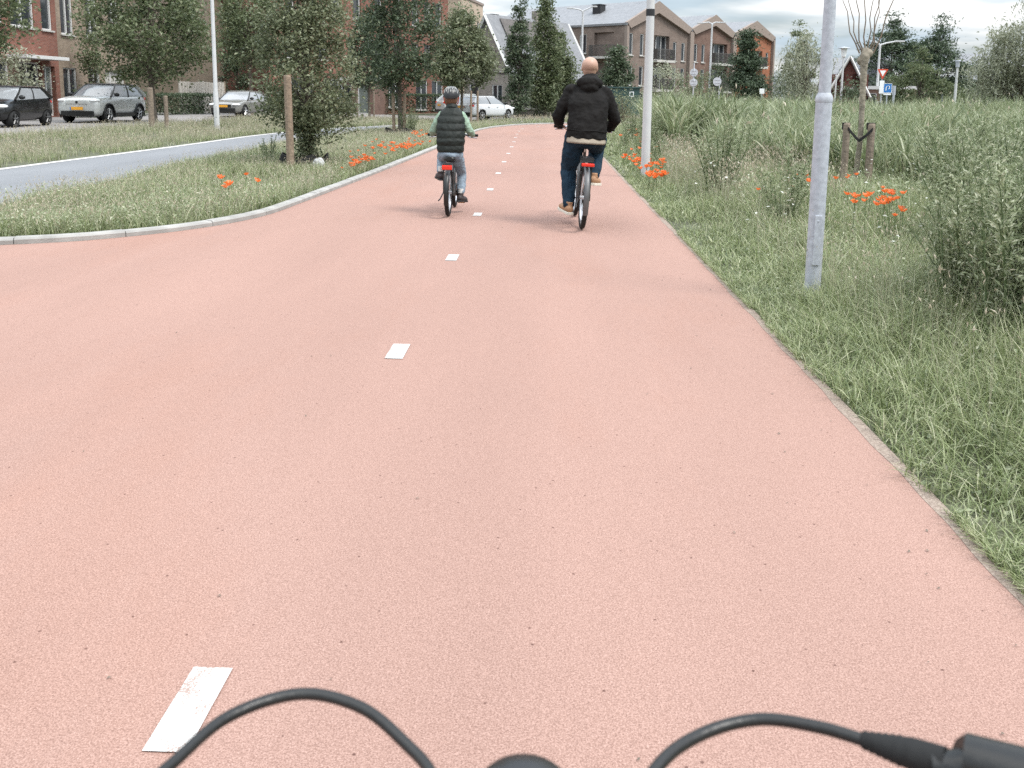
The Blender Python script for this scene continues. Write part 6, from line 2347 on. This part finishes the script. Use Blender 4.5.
mb.build('vest_collar', 'vest', ch, smooth=True)
for s in (-1, 1):
    mb = MB()
    mb.caps([(s * 0.12, 0.32, 1.20), (s * 0.175, 0.325, 1.11), (s * 0.222, 0.335, 1.02), (s * 0.24, 0.43, 0.985), (s * 0.248, 0.485, 0.968)], [0.058, 0.053, 0.048, 0.042, 0.037], 12)
    link('sleeve', fuse(mb, 'sleeve', 'mint', 0.006, 3, 0.02, 0.05), ch)
mb = MB()
mb.ball((0, 0.205, 0.735), (0.148, 0.125, 0.085), 16, 10)
for leg in (KP['leg_r'], KP['leg_l']):
    a, b, c = map(Vector, leg)
    mb.caps([a, a.lerp(b, .5), b, b.lerp(c, .45), c + Vector((0, 0, 0.045))], [0.082, 0.074, 0.06, 0.058, 0.048], 12)
link('trousers', fuse(mb, 'trousers', 'light_jeans', 0.0075, 3, 0.022, 0.06), ch)
shoe(ch, (0.125, 0.325, 0.225), 0.86, 'dark_shoe', 'dark_metal', R(-6), 'sock')
shoe(ch, (-0.13, 0.335, 0.495), 0.86, 'dark_shoe', 'dark_metal', R(4), 'sock')
# hair and helmet
hc = Vector(KP['head'])
mb = MB()
mb.ball(hc + Vector((0, -0.022, -0.028)), (0.080, 0.088, 0.085), 16, 12)
mb.build('hair', 'hair', ch, smooth=True)
hel = hc + Vector((0, 0.0, 0.032))
mb = MB()
rings = []
for i in range(11):
    th = R(4) + R(92) * i / 10
    ring = []
    for q in range(28):
        ph = 2 * PI * q / 28
        back = max(0, -math.sin(ph))
        rr_ = 1.0 + 0.03 * math.cos(7 * ph)
        ring.append((hel.x + 0.101 * rr_ * math.sin(th) * math.cos(ph), hel.y + 0.128 * rr_ * math.sin(th) * math.sin(ph), hel.z + 0.106 * math.cos(th) - 0.035 * back * (i / 10) ** 3))
    rings.append(ring)
mb.loft(rings)
he = mb.build('helmet', 'helmet', ch, smooth=True)
for q in range(9):
    ph = R(198) + R(144) * q / 8
    mb = MB()
    pts = []
    for i in range(7):
        th = R(28 if q % 2 else 18) + R(46) * i / 6
        pts.append((hel.x + 0.106 * math.sin(th) * math.cos(ph), hel.y + 0.133 * math.sin(th) * math.sin(ph), hel.z + 0.110 * math.cos(th) - 0.012 * (i / 6) ** 3))
    mb.tube(pts, [0.001, 0.0034, 0.0042, 0.0015, 0.0012, 0.004, 0.002], 6, flat=0.5)
    mb.build('helmet_stripe', 'helmet_light', he, smooth=True)
mb = MB()
for s in (-1, 1):
    mb.tube([hel + Vector((s * 0.094, -0.02, -0.01)), hc + Vector((s * 0.083, 0.01, -0.06)), hc + Vector((s * 0.05, 0.03, -0.115)), hc + Vector((0, 0.05, -0.128))], 0.006, 6, flat=0.4)
mb.build('helmet_strap', 'sign_red', he)


# ------------------------------------------------------------------ the photographer's own bicycle: bar, cables, stem, front wheel
t = thing('bicycle', 'handlebar end of the bicycle in the foreground with looping black cables', 'bicycle', (0, 0, 0))


def smooth_path(pts, k=8):
    P = [Vector(p) for p in pts]
    P = [P[0] * 2 - P[1]] + P + [P[-1] * 2 - P[-2]]
    out = []
    for i in range(1, len(P) - 2):
        for j in range(k):
            u = j / k
            a, b, c, d = P[i - 1], P[i], P[i + 1], P[i + 2]
            out.append(0.5 * ((2 * b) + (c - a) * u + (2 * a - 5 * b + 4 * c - d) * u * u + (3 * b - a - 3 * c + d) * u ** 3))
    out.append(P[-2])
    return out


def cable(pl):
    mb = MB()
    mb.tube(smooth_path([at(*p) for p in pl]), 0.0031, 12)
    return mb.build('brake_cable', 'black_plastic', t, smooth=True)


cable([(70, 850, 0.32), (165, 770, 0.37), (228, 717, 0.41), (300, 694, 0.43), (362, 708, 0.425), (408, 746, 0.405), (432, 775, 0.385), (452, 830, 0.35)])
cable([(615, 850, 0.335), (655, 770, 0.375), (700, 735, 0.40), (758, 719.5, 0.41), (818, 727, 0.40), (872, 743, 0.385), (900, 753, 0.378)])
mb = MB()
a, b = at(862, 739.5, 0.388), at(946, 764, 0.366)
pts, rad = [], []
for i in range(25):
    u = i / 24
    pts.append(a.lerp(b, u))
    rad.append(0.0036 + 0.0036 * min(1, u * 1.6) + (0.0006 if (i % 2 and u < 0.5) else 0))
mb.tube(pts, rad, 14)
mb.build('cable_boot', 'black_rubber', t, smooth=True)
mb = MB()
c0, c1, c2 = at(942, 766, 0.366), at(975, 759, 0.362), at(1100, 800, 0.335)
mb.tube([at(930, 764, .367), at(950, 768, .365), at(972, 770, .362)], [0.006, 0.0075, 0.010], 14)
mb.tube([at(962, 758, .362), at(966, 759, .362), at(1030, 778, .348), c2], [0.0085, 0.0108, 0.0118, 0.013], 16)
mb.build('brake_lever_bracket', 'black_plastic', t, smooth=True)
mb = MB()
mb.tube([at(1010, 790, 0.37), (0.28, 0.36, 1.10), (0.36, 0.30, 1.075), (0.40, 0.25, 1.07)], [0.008, 0.007, 0.006, 0.006], 10)
mb.build('brake_lever', 'black_plastic', t, smooth=True)
mb = MB()
mb.tube(smooth_path([(-0.34, 0.16, 1.06), (-0.25, 0.25, 1.075), (-0.13, 0.325, 1.085), (0, 0.335, 1.085), (0.13, 0.325, 1.085), (0.25, 0.28, 1.085), (0.34, 0.19, 1.07)]), 0.0125, 16)
mb.build('handlebar', 'black_paint', t, smooth=True)
for s in (-1, 1):
    mb = MB()
    mb.tube([(s * 0.265, 0.245 if s < 0 else 0.27, 1.077), (s * 0.36, 0.14 if s < 0 else 0.17, 1.06)], 0.0168, 16)
    mb.build('grip', 'black_rubber', t, smooth=True)
cc = at(524, 808, 0.365)
mb = MB()
for rad_, dz in ((0.0225, 0.0), ):
    mb.tube([cc + Vector((0, 0, -0.055)), cc + Vector((0, 0, -0.002)), cc + Vector((0, 0, 0.006)), cc + Vector((0, 0, 0.011)), cc + Vector((0, 0, 0.013))], [0.022, 0.026, 0.0252, 0.021, 0.013], 28)
sc_ = mb.build('stem_cap', 'black_plastic', t, smooth=True)
mb = MB()
mb.tube([cc + Vector((0, 0, 0.0125)), cc + Vector((0, 0, 0.0140)), cc + Vector((0, 0, 0.0143))], [0.0125, 0.0125, 0.0115], 24)
mb.build('bolt_cover', 'dark_metal', sc_, smooth=True)
mb = MB()
ax_ = Vector((0, 0.34, -0.90)).normalized()
mb.tube([cc + Vector((0, 0, -0.03)), cc + ax_ * 0.42], 0.0185, 16)
mb.tube([cc + Vector((0, 0, -0.05)), (0, 0.335, 1.085)], 0.017, 14)
mb.build('stem', 'black_paint', t, smooth=True)
fa = Vector((0.0, cc.y + 0.345, 0.35))
mb = MB()
crown = cc + ax_ * 0.42
for s in (-1, 1):
    mb.tube([crown, crown + Vector((s * 0.06, 0.01, -0.03)), fa + Vector((s * 0.055, 0, 0))], 0.012, 10)
mb.build('fork', 'black_paint', t, smooth=True)
mb = MB()
mb.tube([cc + ax_ * 0.22, Vector((0, 0.05, 0.32))], 0.019, 12)
mb.build('frame', 'black_paint', t, smooth=True)
wheel(t, fa, 0.338, 0.02)


# ------------------------------------------------------------------ light, sky, camera
SUN_EL, SUN_AZ = R(58), R(118)          # azimuth from +Y towards +X
w = bpy.data.worlds.new('World')
SC.world = w
w.use_nodes = True
nt = w.node_tree
bg = nt.nodes['Background']
L = nt.links.new
sky = N(nt, 'ShaderNodeTexSky', sky_type='NISHITA')
sky.sun_disc = False
sky.sun_elevation = SUN_EL
sky.sun_rotation = SUN_AZ
sky.air_density = 1.0
sky.dust_density = 2.0
tc = N(nt, 'ShaderNodeTexCoord')
sp = N(nt, 'ShaderNodeSeparateXYZ')
L(tc.outputs['Generated'], sp.inputs[0])
zc = N(nt, 'ShaderNodeMath', operation='MAXIMUM')
zc.inputs[1].default_value = 0.0
L(sp.outputs['Z'], zc.inputs[0])
za = N(nt, 'ShaderNodeMath', operation='ADD')
za.inputs[1].default_value = 0.10
L(zc.outputs[0], za.inputs[0])
dx = N(nt, 'ShaderNodeMath', operation='DIVIDE')
dy = N(nt, 'ShaderNodeMath', operation='DIVIDE')
L(sp.outputs['X'], dx.inputs[0])
L(za.outputs[0], dx.inputs[1])
L(sp.outputs['Y'], dy.inputs[0])
L(za.outputs[0], dy.inputs[1])
cb = N(nt, 'ShaderNodeCombineXYZ')
L(dx.outputs[0], cb.inputs['X'])
L(dy.outputs[0], cb.inputs['Y'])
nz = N(nt, 'ShaderNodeTexNoise')
nz.inputs['Scale'].default_value = 0.7
nz.inputs['Detail'].default_value = 7
nz.inputs['Roughness'].default_value = 0.52
nz.inputs['Distortion'].default_value = 0.25
L(cb.outputs[0], nz.inputs['Vector'])
cover = ramp(nt, [(0.35, 0.35, 0.35), (1, 1, 1)], [0.36, 0.56])
L(nz.outputs['Fac'], cover.inputs['Fac'])
n2 = N(nt, 'ShaderNodeTexNoise')
n2.inputs['Scale'].default_value = 0.85
n2.inputs['Detail'].default_value = 6
mp = N(nt, 'ShaderNodeMapping')
mp.inputs['Location'].default_value = (3.1, 1.7, 0)
L(cb.outputs[0], mp.inputs['Vector'])
L(mp.outputs[0], n2.inputs['Vector'])
shade = ramp(nt, [(4.9, 5.85, 6.6), (6.4, 7.0, 7.4), (9.0, 9.1, 9.1)], [0.40, 0.49, 0.58])
L(n2.outputs['Fac'], shade.inputs['Fac'])
mx = N(nt, 'ShaderNodeMix', data_type='RGBA')
L(cover.outputs['Color'], mx.inputs['Factor'])
L(sky.outputs['Color'], mx.inputs['A'])
L(shade.outputs['Color'], mx.inputs['B'])
zn_ = N(nt, 'ShaderNodeMath', operation='MULTIPLY_ADD')
zn_.inputs[1].default_value = 1.40
zn_.inputs[2].default_value = 0.36
L(zc.outputs[0], zn_.inputs[0])
gr_ = N(nt, 'ShaderNodeVectorMath', operation='SCALE')
L(mx.outputs['Result'], gr_.inputs[0])
L(zn_.outputs[0], gr_.inputs['Scale'])
L(gr_.outputs[0], bg.inputs['Color'])
bg.inputs['Strength'].default_value = 0.105

sl = bpy.data.lights.new('sun', 'SUN')
sl.energy = 1.15
sl.angle = R(16)
sl.color = (1.0, 0.965, 0.91)
so = bpy.data.objects.new('sun', sl)
COL.objects.link(so)
sd = Vector((math.sin(SUN_AZ) * math.cos(SUN_EL), math.cos(SUN_AZ) * math.cos(SUN_EL), math.sin(SUN_EL)))
so.rotation_euler = sd.to_track_quat('Z', 'Y').to_euler()

cd = bpy.data.cameras.new('camera')
cd.sensor_width = 36
cd.lens = 36 * F / 1024
cd.shift_y = -(384 - PPY) / 1024
cd.clip_start = 0.02
cd.clip_end = 3000
cd.dof.use_dof = True
cd.dof.focus_distance = 9.0
cd.dof.aperture_fstop = 14
co = bpy.data.objects.new('camera', cd)
COL.objects.link(co)
co.matrix_world = Matrix.Translation((0, 0, CAMH)) @ CAMROT.to_4x4()
SC.camera = co

vs = SC.view_settings
vs.view_transform = 'Standard'
vs.look = 'None'
vs.gamma = 1
vs.exposure = 1.4
SC.cycles.use_denoising = False
SC.cycles.max_bounces = 6
SC.cycles.transparent_max_bounces = 4
SC.cycles.caustics_reflective = False
SC.cycles.caustics_refractive = False
